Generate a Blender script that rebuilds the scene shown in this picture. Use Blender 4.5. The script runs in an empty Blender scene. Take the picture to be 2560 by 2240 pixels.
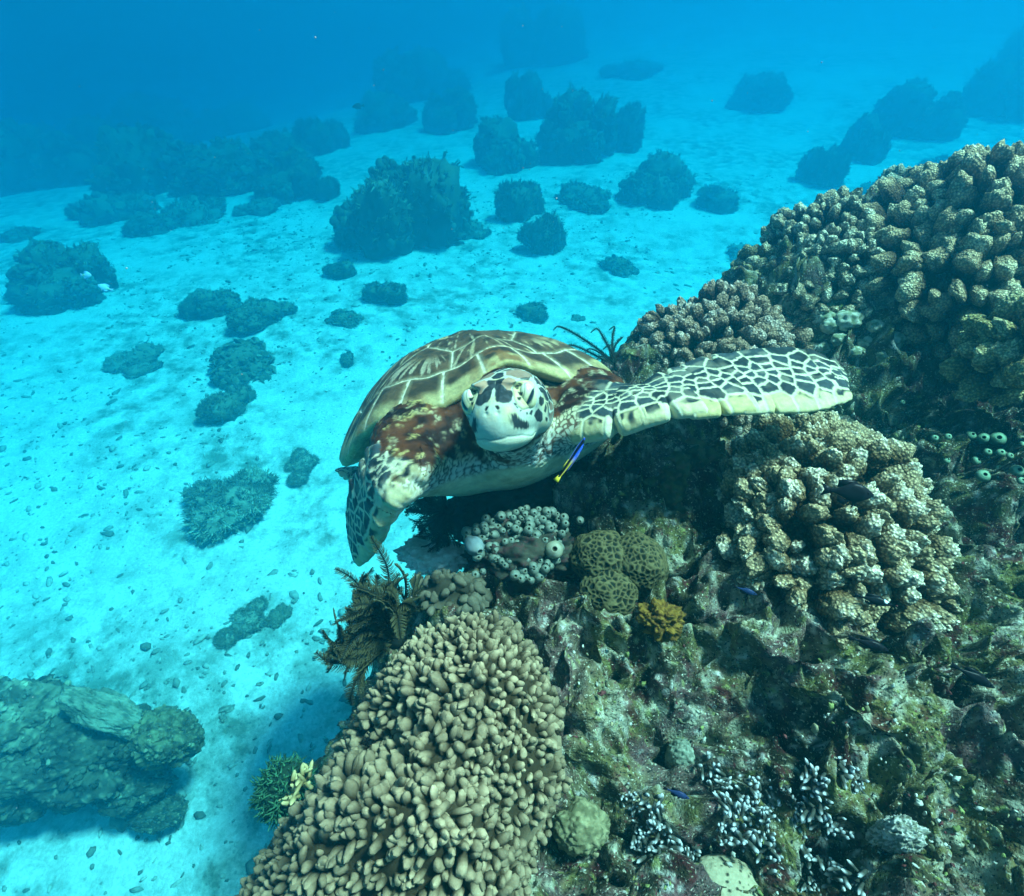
import bpy, bmesh, math
import numpy as np
from mathutils import Matrix, Vector

S = bpy.context.scene
COL = S.collection
R_ = math.radians

# ------------------------------------------------------------------ camera, light, exposure
PITCH = R_(43.0)
FPX = 1350.0                                   # focal length in pixels of the 2560 wide photograph
cam = bpy.data.cameras.new('camera')
cam.lens = 36.0 * FPX / 2560.0
cam.sensor_width = 36.0
cam.clip_start = 0.02
cam.clip_end = 400
cam_ob = bpy.data.objects.new('camera', cam)
COL.objects.link(cam_ob)
cam_ob.location = (0, 0, 0)
cam_ob.rotation_euler = (math.pi/2 - PITCH, 0, 0)
S.camera = cam_ob

SUN_EL, SUN_AZ = R_(64), R_(80)                # azimuth from +Y towards +X
W = bpy.data.worlds.new('World')
S.world = W
W.use_nodes = True
nt = W.node_tree
sky = nt.nodes.new('ShaderNodeTexSky')
sky.sky_type = 'NISHITA'
sky.sun_disc = False
sky.sun_elevation = SUN_EL
sky.sun_rotation = SUN_AZ
nt.links.new(sky.outputs[0], nt.nodes['Background'].inputs[0])
nt.nodes['Background'].inputs[1].default_value = 0.05
sun = bpy.data.lights.new('sun', 'SUN')
sun.energy = 4.8
sun.angle = R_(8)
sun.color = (1.0, 0.95, 0.88)
sun_ob = bpy.data.objects.new('sun', sun)
COL.objects.link(sun_ob)
sd = Vector((math.sin(SUN_AZ)*math.cos(SUN_EL), math.cos(SUN_AZ)*math.cos(SUN_EL), math.sin(SUN_EL)))
sun_ob.rotation_euler = (-sd).to_track_quat('-Z', 'Y').to_euler()

S.view_settings.view_transform = 'Standard'
S.view_settings.look = 'None'
S.view_settings.exposure = 1.38
S.view_settings.gamma = 1.0
S.cycles.max_bounces = 6
S.cycles.diffuse_bounces = 3
S.cycles.glossy_bounces = 2
S.cycles.volume_bounces = 3
S.cycles.use_denoising = True
S.cycles.sample_clamp_indirect = 4.0
S.cycles.caustics_reflective = False
S.cycles.caustics_refractive = False

# the water: one box of even, slightly cloudy sea round everything
SAND_Z = -2.6
HAZE_TOP = 0.28
HZ_DENS, HZ_COL, HZ_ABS, HZ_G = 0.58, (0.0054, 0.1338, 0.1926), (0.0108, 0.6989, 0.8588), 0.77

# ------------------------------------------------------------------ small maths kit
CF = np.array([0, math.cos(PITCH), -math.sin(PITCH)])
CU = np.array([0, math.sin(PITCH), math.cos(PITCH)])
CR = np.array([1.0, 0, 0])

def ray(px, py):
    return CF + CR*((px-1280)/FPX) + CU*((1120-py)/FPX)
def at_depth(px, py, d):
    return ray(px, py)*d
def at_z(px, py, z):
    r = ray(px, py)
    return r*(z/r[2])

def hsh(ix, iy, iz, seed):
    h = (ix*374761393 + iy*668265263 + iz*1440662683 + seed*974634577) & 0xffffffff
    h = ((h ^ (h >> 13))*1274126177) & 0xffffffff
    h = ((h ^ (h >> 15))*2246822519) & 0xffffffff
    return h ^ (h >> 16)
def hf(ix, iy, iz, seed):
    return hsh(ix, iy, iz, seed)/4294967295.0
def vnoise(P, seed=0):
    P = np.asarray(P, float)
    I = np.floor(P).astype(np.int64); f = P-I
    f = f*f*f*(f*(f*6-15)+10)
    x, y, z = I[:, 0], I[:, 1], I[:, 2]
    fx, fy, fz = f[:, 0], f[:, 1], f[:, 2]
    r = 0
    for dx in (0, 1):
        wx = fx if dx else 1-fx
        for dy in (0, 1):
            wy = fy if dy else 1-fy
            for dz in (0, 1):
                wz = fz if dz else 1-fz
                r = r + wx*wy*wz*hf(x+dx, y+dy, z+dz, seed)
    return r*2-1
def fbm(P, octv=4, seed=0, lac=2.03, gain=0.5):
    a, s, t = 1.0, 0, 0
    P = np.asarray(P, float)
    for o in range(octv):
        s = s + a*vnoise(P+o*17.3, seed+o*31); t += a
        P = P*lac; a *= gain
    return s/t
def worley(P, seed=0):
    I = np.floor(P).astype(np.int64)
    f1 = np.full(len(P), 9.0); f2 = np.full(len(P), 9.0); idd = np.zeros(len(P))
    for dx in (-1, 0, 1):
        for dy in (-1, 0, 1):
            for dz in (-1, 0, 1):
                x, y, z = I[:, 0]+dx, I[:, 1]+dy, I[:, 2]+dz
                q = np.stack([x+hf(x, y, z, seed), y+hf(x, y, z, seed+1), z+hf(x, y, z, seed+2)], 1)
                d = np.sqrt(((P-q)**2).sum(1))
                c = d < f1
                f2 = np.where(c, f1, np.minimum(f2, d))
                idd = np.where(c, hf(x, y, z, seed+3), idd)
                f1 = np.where(c, d, f1)
    return f1, f2, idd
def ss(a, b, x):
    t = np.clip((x-a)/(b-a), 0, 1)
    return t*t*(3-2*t)
def mix(a, b, t):
    t = np.asarray(t)[..., None]
    return np.asarray(a)*(1-t)+np.asarray(b)*t
def unit(v):
    v = np.asarray(v, float)
    return v/np.maximum(np.linalg.norm(v, axis=-1, keepdims=True), 1e-9)
def frame(z, x=(1, 0, 0)):
    z = unit(z); x = np.asarray(x, float)
    if abs(z @ unit(x)) > .95: x = np.array([0, 1.0, 0])
    y = unit(np.cross(z, x)); x = np.cross(y, z)
    return np.stack([x, y, z], 1)              # columns
def rotm(ax, ay, az):
    cx, sx, cy, sy, cz, sz = math.cos(ax), math.sin(ax), math.cos(ay), math.sin(ay), math.cos(az), math.sin(az)
    X = np.array([[1, 0, 0], [0, cx, -sx], [0, sx, cx]]); Y = np.array([[cy, 0, sy], [0, 1, 0], [-sy, 0, cy]])
    Z = np.array([[cz, -sz, 0], [sz, cz, 0], [0, 0, 1]])
    return Z @ Y @ X
def seg_dist(P, A, B):
    AB = B-A
    t = np.clip(((P-A) @ AB)/(AB @ AB), 0, 1)
    return np.linalg.norm(P-(A+t[:, None]*AB), axis=1), t
def poly_sd(P, poly):
    """signed distance to a closed polygon in 2-D, positive inside"""
    poly = np.asarray(poly, float); n = len(poly)
    d = np.full(len(P), 1e9); ins = np.zeros(len(P), bool)
    for i in range(n):
        a, b = poly[i], poly[(i+1) % n]
        d = np.minimum(d, seg_dist(P, a, b)[0])
        c = (a[1] > P[:, 1]) != (b[1] > P[:, 1])
        xx = (b[0]-a[0])*(P[:, 1]-a[1])/(b[1]-a[1]+1e-12)+a[0]
        ins ^= c & (P[:, 0] < xx)
    return np.where(ins, d, -d)

# ------------------------------------------------------------------ mesh kit
def mesh_np(name, V, faces, C=None):
    me = bpy.data.meshes.new(name)
    V = np.ascontiguousarray(V, np.float32)
    faces = [np.asarray(f, np.int32) for f in faces if len(f)]
    li = np.concatenate([f.ravel() for f in faces])
    tot = np.concatenate([np.full(len(f), f.shape[1], np.int32) for f in faces])
    st = np.concatenate([[0], np.cumsum(tot)[:-1]]).astype(np.int32)
    me.vertices.add(len(V)); me.vertices.foreach_set('co', V.ravel())
    me.loops.add(len(li)); me.loops.foreach_set('vertex_index', li)
    me.polygons.add(len(tot)); me.polygons.foreach_set('loop_start', st)
    me.polygons.foreach_set('use_smooth', np.ones(len(tot), bool))
    me.update(calc_edges=True)
    if C is not None:
        ca = me.color_attributes.new('Col', 'FLOAT_COLOR', 'POINT')
        c4 = np.ones((len(V), 4), np.float32); c4[:, :3] = np.clip(C, 0, 1)
        ca.data.foreach_set('color', c4.ravel())
    return me

class MB:
    def __init__(s): s.V, s.F3, s.F4, s.C, s.n = [], [], [], [], 0
    def add(s, V, F, C):
        V = np.asarray(V, float); C = np.asarray(C, float)
        if C.ndim == 1: C = np.tile(C, (len(V), 1))
        s.V.append(V); s.C.append(C)
        for f in (F if isinstance(F, (list, tuple)) else [F]):
            f = np.asarray(f)
            if len(f): (s.F3 if f.shape[1] == 3 else s.F4).append(f+s.n)
        s.n += len(V)
        return s
    def arrays(s):
        fs = []
        if s.F3: fs.append(np.concatenate(s.F3))
        if s.F4: fs.append(np.concatenate(s.F4))
        return np.concatenate(s.V), fs, np.concatenate(s.C)
    def build(s, name, mat, parent=None, loc=None):
        V, fs, C = s.arrays()
        return link(name, mesh_np(name, V, fs, C), mat, parent, loc)

def link(name, me, mat, parent=None, loc=None):
    o = bpy.data.objects.new(name, me)
    if mat is not None and len(me.materials) == 0: me.materials.append(mat)
    COL.objects.link(o)
    if parent is not None: o.parent = parent
    if loc is not None: o.location = [float(v) for v in loc]
    return o
def tag(o, label=None, cat=None, group=None, kind=None):
    if label: o['label'] = label
    if cat: o['category'] = cat
    if group: o['group'] = group
    if kind: o['kind'] = kind
    return o
def empty(name, loc, label, cat, group=None):
    o = bpy.data.objects.new(name, None)
    o.empty_display_size = .05
    COL.objects.link(o); o.location = [float(v) for v in loc]
    return tag(o, label, cat, group)

_ico = {}
def ico(l):
    if l not in _ico:
        bm = bmesh.new(); bmesh.ops.create_icosphere(bm, subdivisions=l, radius=1)
        bm.verts.ensure_lookup_table()
        V = np.array([v.co[:] for v in bm.verts]); F = np.array([[v.index for v in f.verts] for f in bm.faces])
        bm.free(); _ico[l] = (unit(V), F)
    return _ico[l]
def grid_faces(nu, nv, wrap=False):
    i = np.arange(nu-1)[:, None]; j = np.arange(nv if wrap else nv-1)[None]
    j2 = (j+1) % nv
    return np.stack([i*nv+j, (i+1)*nv+j, (i+1)*nv+j2, i*nv+j2], -1).reshape(-1, 4)
def tube(P, r, n=8, ref=(0, 0, 1), flat=1.0):
    P = np.asarray(P, float); r = np.broadcast_to(np.asarray(r, float), (len(P),))
    T = unit(np.gradient(P, axis=0)); ref = np.asarray(ref, float)
    A = np.cross(T, ref); bad = np.linalg.norm(A, axis=1) < 1e-3
    A[bad] = np.cross(T[bad], [1, 0, 0.1]); A = unit(A); B = np.cross(A, T)
    th = np.arange(n)*2*np.pi/n
    V = P[:, None]+r[:, None, None]*(np.cos(th)[None, :, None]*A[:, None]+flat*np.sin(th)[None, :, None]*B[:, None])
    V = V.reshape(-1, 3); F = grid_faces(len(P), n, True)
    a = len(V); V = np.concatenate([V, P[:1], P[-1:]])
    k = np.arange(n); k2 = (k+1) % n; b = (len(P)-1)*n
    caps = np.concatenate([np.stack([k2, k, np.full(n, a)], 1), np.stack([b+k, b+k2, np.full(n, a+1)], 1)])
    return V, [F[:, ::-1], caps[:, ::-1]]
def bez(pts, n):
    """Catmull-Rom through points"""
    p = np.asarray(pts, float); p = np.concatenate([[2*p[0]-p[1]], p, [2*p[-1]-p[-2]]])
    u = np.linspace(0, len(p)-3-1e-6, n); i = u.astype(int); t = (u-i)[:, None]
    a, b, c, d = p[i], p[i+1], p[i+2], p[i+3]
    return .5*((2*b)+(c-a)*t+(2*a-5*b+4*c-d)*t**2+(3*b-a-3*c+d)*t**3)

# ------------------------------------------------------------------ materials
def new_mat(name, rough=.8, spec=.25):
    m = bpy.data.materials.new(name); m.use_nodes = True
    b = m.node_tree.nodes['Principled BSDF']
    b.inputs['Roughness'].default_value = rough
    b.inputs['Specular IOR Level'].default_value = spec
    return m, m.node_tree, b
def mat_col(name, rough=.8, spec=.08, nscale=60, namp=.35, bscale=150, bump=.3, bdist=.002, sss=0):
    """vertex colour, mottled by object-space noise, with a fine bump"""
    m, t, b = new_mat(name, rough, spec)
    N = t.nodes.new; L = t.links.new
    at = N('ShaderNodeAttribute'); at.attribute_name = 'Col'
    tc = N('ShaderNodeTexCoord')
    n1 = N('ShaderNodeTexNoise'); n1.inputs['Scale'].default_value = nscale; n1.inputs['Detail'].default_value = 5
    n1.inputs['Roughness'].default_value = .62
    L(tc.outputs['Object'], n1.inputs['Vector'])
    mr = N('ShaderNodeMapRange'); mr.inputs[1].default_value = .28; mr.inputs[2].default_value = .72
    mr.inputs[3].default_value = 1-namp; mr.inputs[4].default_value = 1+namp
    L(n1.outputs['Fac'], mr.inputs[0])
    mu = N('ShaderNodeVectorMath'); mu.operation = 'SCALE'
    L(at.outputs['Color'], mu.inputs[0]); L(mr.outputs[0], mu.inputs['Scale'])
    L(mu.outputs[0], b.inputs['Base Color'])
    n2 = N('ShaderNodeTexNoise'); n2.inputs['Scale'].default_value = bscale; n2.inputs['Detail'].default_value = 4
    L(tc.outputs['Object'], n2.inputs['Vector'])
    bp = N('ShaderNodeBump'); bp.inputs['Strength'].default_value = bump; bp.inputs['Distance'].default_value = bdist
    L(n2.outputs['Fac'], bp.inputs['Height']); L(bp.outputs[0], b.inputs['Normal'])
    return m

# ------------------------------------------------------------------ seabed
def sand_z(x, y):
    x = np.asarray(x, float); y = np.asarray(y, float)
    P = np.stack([x*.22, y*.22, x*0], -1).reshape(-1, 3)
    Q = np.stack([x*1.3, y*1.3, x*0+5], -1).reshape(-1, 3)
    far = ss(2, 26, np.hypot(x, y))
    sl = np.where(x < 0, .13*x, .06*x)*far-.06*np.maximum(y-6, 0)*ss(4, -10, x)
    sl = np.clip(sl, -9, 0.9)
    return SAND_Z + sl*1.0 + .14*fbm(P, 2, 11).reshape(x.shape) + .035*fbm(Q, 3, 12).reshape(x.shape)

_T = 1.0*1.006**np.arange(760)
def hit_sand(px, py):
    r = ray(px, py); P = r[None]*_T[:, None]
    g = P[:, 2]-sand_z(P[:, 0], P[:, 1])
    k = int(np.argmax(g < 0))
    if k == 0: return P[-1]
    f = g[k-1]/(g[k-1]-g[k])
    return P[k-1]*(1-f)+P[k]*f

def axis(lo, hi, core_lo, core_hi, step, growth=1.06):
    c = list(np.arange(core_lo, core_hi, step))
    s, x = step, c[-1]
    while x < hi: s *= growth; x += s; c.append(min(x, hi))
    s, x = step, c[0]; l = []
    while x > lo: s *= growth; x -= s; l.append(max(x, lo))
    return np.array(l[::-1]+c)

def build_sand():
    xs = axis(-70, 70, -5.5, 6.0, .035, 1.05); ys = axis(-20, 75, -.8, 7.5, .035, 1.05)
    X, Y = np.meshgrid(xs, ys, indexing='ij')
    Z = sand_z(X, Y)
    P = np.stack([X.ravel(), Y.ravel(), np.zeros(X.size)], 1)
    Z = Z.ravel() + .012*fbm(P*7, 3, 21) + .006*fbm(P*22, 2, 22)
    V = np.stack([X.ravel(), Y.ravel(), Z], 1)
    m, t, b = new_mat('pale_coral_sand', .95, .1)
    N = t.nodes.new; L = t.links.new
    tc = N('ShaderNodeTexCoord')
    def noise(sc, det=5, ro=.6):
        n = N('ShaderNodeTexNoise'); n.inputs['Scale'].default_value = sc; n.inputs['Detail'].default_value = det
        n.inputs['Roughness'].default_value = ro; L(tc.outputs['Object'], n.inputs['Vector']); return n
    def ramp(src, stops):
        r = N('ShaderNodeValToRGB'); e = r.color_ramp.elements
        for k, (p, c) in enumerate(stops):
            el = e[k] if k < 2 else e.new(p)
            el.position = p; el.color = (*c, 1)
        L(src, r.inputs[0]); return r
    def mx(a, bb, fac):
        n = N('ShaderNodeMix'); n.data_type = 'RGBA'
        L(a, n.inputs['A']); L(bb, n.inputs['B']); L(fac, n.inputs['Factor']); return n.outputs['Result']
    big = ramp(noise(.75, 6, .62).outputs['Fac'], [(.37, (0, 0, 0)), (.56, (1, 1, 1))])
    mid = ramp(noise(5.5, 6, .7).outputs['Fac'], [(.42, (0, 0, 0)), (.62, (1, 1, 1))])
    fine = ramp(noise(60, 4, .7).outputs['Fac'], [(.3, (.50, .49, .45)), (.7, (.80, .79, .74))])
    v = N('ShaderNodeTexVoronoi'); v.inputs['Scale'].default_value = 28; L(tc.outputs['Object'], v.inputs['Vector'])
    dots = ramp(v.outputs['Distance'], [(.13, (1, 1, 1)), (.22, (0, 0, 0))])
    vm = N('ShaderNodeMath'); vm.operation = 'MULTIPLY'; L(dots.outputs[0], vm.inputs[0]); L(mid.outputs[0], vm.inputs[1])
    turf = N('ShaderNodeRGB'); turf.outputs[0].default_value = (.17, .185, .14, 1)
    crumb = N('ShaderNodeRGB'); crumb.outputs[0].default_value = (.12, .12, .09, 1)
    bm_ = N('ShaderNodeMath'); bm_.operation = 'MULTIPLY'; L(big.outputs[0], bm_.inputs[0]); L(mid.outputs[0], bm_.inputs[1])
    c = mx(fine.outputs[0], turf.outputs[0], bm_.outputs[0])
    c = mx(c, crumb.outputs[0], vm.outputs[0])
    L(c, b.inputs['Base Color'])
    bp = N('ShaderNodeBump'); bp.inputs['Strength'].default_value = .8; bp.inputs['Distance'].default_value = .02
    L(noise(25, 6, .7).outputs['Fac'], bp.inputs['Height']); L(bp.outputs[0], b.inputs['Normal'])
    o = link('seabed', mesh_np('seabed', V, [grid_faces(len(xs), len(ys))[:, ::-1]]), m)
    tag(o, kind='structure')

# ------------------------------------------------------------------ the reef edge
REEF_EDGE = [(-.46, -2.2), (-.42, -.9), (-.34, -.2), (-.265, .12), (-.225, .36), (-.17, .53), (-.03, .645), (.07, .79), (.17, 1.10), (.33, 1.40),
             (.62, 1.55), (.98, 1.66), (1.40, 1.90), (1.9, 2.15), (2.7, 2.5), (4.6, 3.0), (4.6, -2.2)]
MOUNDS = [(.33, .78, .13, .11), (.05, .92, .14, -.16), (.02, .74, .10, -.07), (.75, 1.02, .2, -.10), (.50, 1.22, .22, .03), (.88, 1.45, .25, .10),
          (.42, .36, .10, .05), (.20, .34, .07, -.06), (.62, .22, .12, .05), (.40, .14, .09, -.05), (.85, .45, .14, .08), (1.05, .75, .16, .02),
          (.14, .20, .06, -.07), (.30, .50, .09, .04), (1.25, 1.30, .3, .10), (1.08, .95, .15, -.13), (.30, .98, .14, -.10), (.237, .30, .035, -.09), (.375, .29, .04, -.08), (.045, .15, .04, -.12), (.16, .42, .05, -.05), (.57, .66, .16, -.04)]
_rg = np.random.default_rng(4)
MOUNDS = MOUNDS+[(_rg.uniform(.1, 1.3), _rg.uniform(.08, .9), _rg.uniform(.018, .055), _rg.choice([-1, -1, 1])*_rg.uniform(.02, .055)) for _ in range(90)]
def reef_base(x, y):
    P2 = np.stack([x, y], 1)
    d = poly_sd(P2, REEF_EDGE)+.045*fbm(np.stack([x*3, y*3, x*0], 1), 3, 101)
    z = -.83+.12*ss(.3, 1.5, x)+.10*ss(.9, 1.8, y)*ss(.3, 1, x)
    for mx, my, r, h in MOUNDS:
        z = z+h*np.exp(-((x-mx)**2+(y-my)**2)/(r*r))
    z = z+.045*fbm(np.stack([x*3.2, y*3.2, x*0+2], 1), 3, 102)
    z = z-.06*ss(.07, .0, d)
    drop = ss(.01, -.62, d)
    return z*(1-drop)+(-2.95)*drop, d
_RG = {}
def reef_look(x, y):
    """height of the finished rock surface, looked up in the built grid"""
    xs, ys, Z = _RG['xs'], _RG['ys'], _RG['Z']
    i = np.clip(np.searchsorted(xs, x)-1, 0, len(xs)-2); j = np.clip(np.searchsorted(ys, y)-1, 0, len(ys)-2)
    return Z[i, j]
_TR = np.linspace(.4, 3.2, 900)
def hit_reef(px, py, off=0.0):
    P = ray(px, py)[None]*_TR[:, None]
    k = np.argmax(P[:, 2] < reef_look(P[:, 0], P[:, 1]))
    return P[k]+np.array([0, 0, off])
def reef_normal(p):
    e = .02; z = reef_look(np.array([p[0]+e, p[0]-e, p[0], p[0]]), np.array([p[1], p[1], p[1]+e, p[1]-e]))
    return unit(np.array([-(z[0]-z[1])/(2*e), -(z[2]-z[3])/(2*e), 1.0]))
def reef_colour(P, hgt):
    n1 = fbm(P*9, 4, 111); n2 = fbm(P*16+3, 4, 112); n3 = fbm(P*38, 3, 113); n4 = fbm(P*24+9, 4, 114); n5 = fbm(P*75, 2, 115)
    c = mix([.070, .066, .036], [.19, .175, .085], ss(-.3, .35, n1))
    c = mix(c, [.34, .34, .11], ss(.06, .30, n2)*.75)                 # yellow-green turf
    c = mix(c, [.06, .068, .045], ss(.12, .40, fbm(P*6+5, 3, 117))*.8)
    c = mix(c, [.12, .028, .032], ss(.10, .30, n4)*.85)              # maroon coralline crust
    c = mix(c, [.34, .235, .23], ss(.12, .36, fbm(P*11+4, 4, 118))*.55)
    loc_ = np.zeros(len(P))
    for (gx, gy, gr, gh) in ((.22, .56, .09, .30), (.33, .38, .12, .22), (.16, .34, .06, .12), (.70, .30, .18, .18), (.60, .50, .10, .10), (.95, .55, .2, .12)):
        loc_ += gh*np.exp(-((P[:, 0]-gx)**2+(P[:, 1]-gy)**2)/gr**2)
    c = mix(c, [.36, .37, .12], ss(.15, .4, n1*.6+loc_)*.5)
    c = mix(c, [.72, .72, .52], ss(.22, .42, n3+.45*n2+.8*loc_-.06)*.85)          # pale crust
    c = mix(c, [.70, .70, .62], ss(.48, .66, n5+.3*n3))
    c = c*(.44*(1+.35*n5))[:, None]
    return c
def build_reef():
    xs = axis(-1.3, 4.6, -.36, 1.45, .0034, 1.06)
    ys = np.concatenate([axis(-2.2, 1.0, .05, 1.0, .0033, 1.10), 1.0+np.cumsum(.0034*1.022**np.arange(90))])
    ys = np.concatenate([ys, ys[-1]+np.cumsum(.026*1.05**np.arange(22))])
    X, Y = np.meshgrid(xs, ys, indexing='ij'); x, y = X.ravel(), Y.ravel()
    z, d = reef_base(x, y)
    P = np.stack([x, y, z], 1)
    fine = ss(3.0, 1.6, np.hypot(x-.5, y-.8))
    D = np.stack([fbm(P*7, 4, 121+k) for k in range(3)], 1)*np.array([.07, .07, .10])
    rg = 1-np.abs(fbm(P*13, 4, 131))*2.4                              # ridges and ledges
    D[:, 2] += .046*rg-.026
    f1, f2, idd = worley(P*27, 133)
    D[:, 2] += .011*(1-f1*1.5)*ss(.3, .7, idd)*fine
    D[:, 2] -= .035*ss(.30, .12, f1)*ss(.86, .9, idd)*fine            # bore holes
    f1b, f2b, _ = worley(P*70+2, 137)
    D += (fine*(.0045*(1-f1b*1.6)))[:, None]*np.array([.3, -.3, 1.0])
    D[:, 2] += .010*fbm(P*55, 4, 141)*fine
    f3, f4, i3 = worley(P*125+5, 143)
    D[:, 2] += .0045*(1-f3*1.5)*ss(.35, .6, i3)*fine                  # grains and little knobs
    D[:, :2] += (.008*np.stack([fbm(P*45, 3, 145), fbm(P*45, 3, 146)], 1))*fine[:, None]
    V = P+D
    _RG.update(xs=xs, ys=ys, Z=V[:, 2].reshape(len(xs), len(ys)))
    col = reef_colour(V, z)
    knob = ss(.55, .25, f3)*ss(.80, .9, i3)
    col = mix(col, mix([.50, .52, .40], [.28, .33, .10], ss(.86, .95, i3)), knob*.8)
    col = mix(col, [.02, .022, .02], ss(.30, .15, f1)*ss(.86, .9, idd)*fine)
    m = reef_mat()
    o = link('reef_terrain', mesh_np('reef_terrain', V, [grid_faces(len(xs), len(ys))[:, ::-1]], col), m)
    tag(o, kind='structure')

def reef_mat():
    m = mat_col('reef_rock', .9, .06, 70, .5, 260, .9, .005)
    t = m.node_tree; N = t.nodes.new; L = t.links.new; b = t.nodes['Principled BSDF']
    src = b.inputs['Base Color'].links[0].from_socket
    tc = N('ShaderNodeTexCoord')
    for sc, lo, hi, colr, off in ((210, .60, .68, (.46, .46, .36), 0), (160, .62, .70, (.10, .022, .028), 7.0), (95, .63, .72, (.19, .19, .07), 13.0), (240, .60, .66, (.012, .014, .012), 21.0)):
        mp = N('ShaderNodeMapping'); mp.inputs['Location'].default_value = (off, off, off); L(tc.outputs['Object'], mp.inputs[0])
        n = N('ShaderNodeTexNoise'); n.inputs['Scale'].default_value = sc; n.inputs['Detail'].default_value = 3; L(mp.outputs[0], n.inputs['Vector'])
        r = N('ShaderNodeMapRange'); r.inputs[1].default_value = lo; r.inputs[2].default_value = hi; L(n.outputs['Fac'], r.inputs[0])
        x = N('ShaderNodeMix'); x.data_type = 'RGBA'; x.inputs['B'].default_value = (*colr, 1)
        L(src, x.inputs['A']); L(r.outputs[0], x.inputs['Factor']); src = x.outputs['Result']
    L(src, b.inputs['Base Color'])
    return m
# ------------------------------------------------------------------ surface of a distance field
def surface_nets(D, org, h):
    s = D < 0
    c = np.zeros(tuple(n-1 for n in D.shape), np.int8)
    for dx in (0, 1):
        for dy in (0, 1):
            for dz in (0, 1):
                c += s[dx:dx+c.shape[0], dy:dy+c.shape[1], dz:dz+c.shape[2]]
    cells = np.argwhere((c > 0) & (c < 8))
    idx = np.full(c.shape, -1, np.int32); idx[tuple(cells.T)] = np.arange(len(cells))
    acc = np.zeros((len(cells), 3)); cnt = np.zeros(len(cells))
    for ax in range(3):
        o = [a for a in range(3) if a != ax]
        for i in (0, 1):
            for j in (0, 1):
                a = cells.copy(); a[:, o[0]] += i; a[:, o[1]] += j
                b = a.copy(); b[:, ax] += 1
                da, db = D[tuple(a.T)], D[tuple(b.T)]
                m = (da < 0) != (db < 0)
                t = da[m]/(da[m]-db[m])
                p = a[m].astype(float); p[:, ax] += t
                acc[m] += p; cnt[m] += 1
    V = acc/cnt[:, None]*h+org
    F = []
    for ax in range(3):
        o = [a for a in range(3) if a != ax]
        sl = [slice(None)]*3; sl2 = [slice(None)]*3
        sl[ax] = slice(0, -1); sl2[ax] = slice(1, None)
        sa, sb = s[tuple(sl)], s[tuple(sl2)]
        e = np.argwhere(sa != sb)
        e = e[(e[:, o[0]] > 0) & (e[:, o[1]] > 0) & (e[:, o[0]] < c.shape[o[0]]) & (e[:, o[1]] < c.shape[o[1]])]
        flip = sa[tuple(e.T)]
        q = []
        for i, j in ((-1, -1), (0, -1), (0, 0), (-1, 0)):
            k = e.copy(); k[:, o[0]] += i; k[:, o[1]] += j
            q.append(idx[tuple(k.T)])
        q = np.stack(q, 1)
        if ax == 1: flip = ~flip
        q[~flip] = q[~flip][:, ::-1]
        F.append(q)
    return V, np.concatenate(F)
def field_mesh(fn, lo, hi, h, k=4):
    lo = np.asarray(lo, float); n = (np.ceil((np.asarray(hi)-lo)/(h*k)).astype(int))
    ax = [lo[i]+(np.arange(n[i])+.5)*h*k-.5*h for i in range(3)]
    G = np.stack(np.meshgrid(*ax, indexing='ij'), -1).reshape(-1, 3)
    dc = fn(G).reshape(n)
    act = np.argwhere(np.abs(dc) < h*k*1.4)
    D = np.repeat(np.repeat(np.repeat(dc.astype(np.float32), k, 0), k, 1), k, 2)
    off = np.stack(np.meshgrid(*[np.arange(k)]*3, indexing='ij'), -1).reshape(1, -1, 3)
    I = (act[:, None]*k+off).reshape(-1, 3)
    for a in range(0, len(I), 400000):
        q = I[a:a+400000]
        D[tuple(q.T)] = fn(lo+q*h)
    V, F = surface_nets(D, lo, h)
    e = h*.25
    for it in range(2):
        d = fn(V)
        g = np.stack([fn(V+np.eye(3)[i]*e)-d for i in range(3)], 1)/e
        V = V-g*np.clip(d/np.maximum((g*g).sum(1), .05), -h, h)[:, None]*.8
    d = fn(V); g = np.stack([fn(V+np.eye(3)[i]*e)-d for i in range(3)], 1)
    return V, F, unit(g)
def smin(a, b, k):
    x = np.clip(.5+.5*(b-a)/k, 0, 1)
    return b*(1-x)+a*x-k*x*(1-x)
def ell(P, c, r):
    q = (P-np.asarray(c, float)); r = np.asarray(r, float)
    k0 = np.sqrt(((q/r)**2).sum(1)); k1 = np.sqrt(((q/(r*r))**2).sum(1))
    return k0*(k0-1)/np.maximum(k1, 1e-6)
def cone(P, a, b, ra, rb):
    d, t = seg_dist(P, np.asarray(a, float), np.asarray(b, float))
    return d-(ra+(rb-ra)*t)

# ------------------------------------------------------------------ the turtle
def cam2w(v): return CR*v[0]+CU*v[1]-CF*v[2]
YAW, ELEV, ROLL = R_(17), R_(5), R_(13)
tX = unit(cam2w((math.sin(YAW)*math.cos(ELEV), -math.sin(ELEV), math.cos(YAW)*math.cos(ELEV))))
tY = cam2w((math.cos(YAW)*math.cos(ROLL), math.sin(ROLL), -math.sin(YAW)))
tY = unit(tY-(tY @ tX)*tX)
TB = np.stack([tX, tY, np.cross(tX, tY)], 1)
TO = at_depth(1265, 905, 1.0)-TB @ np.array([.30, 0, .055])
def loc(p): return (np.asarray(p)-TO) @ TB
HX = unit(cam2w((-.24, -.20, 1)))
HY = cam2w((math.cos(R_(5)), math.sin(R_(5)), .24)); HY = unit(HY-(HY @ HX)*HX)
HB = TB.T @ np.stack([HX, HY, np.cross(HX, HY)], 1)      # head axes in the body frame
HC = loc(at_depth(1266, 1018, .84))
def head_loc(P): return (P-HC) @ HB

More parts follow.
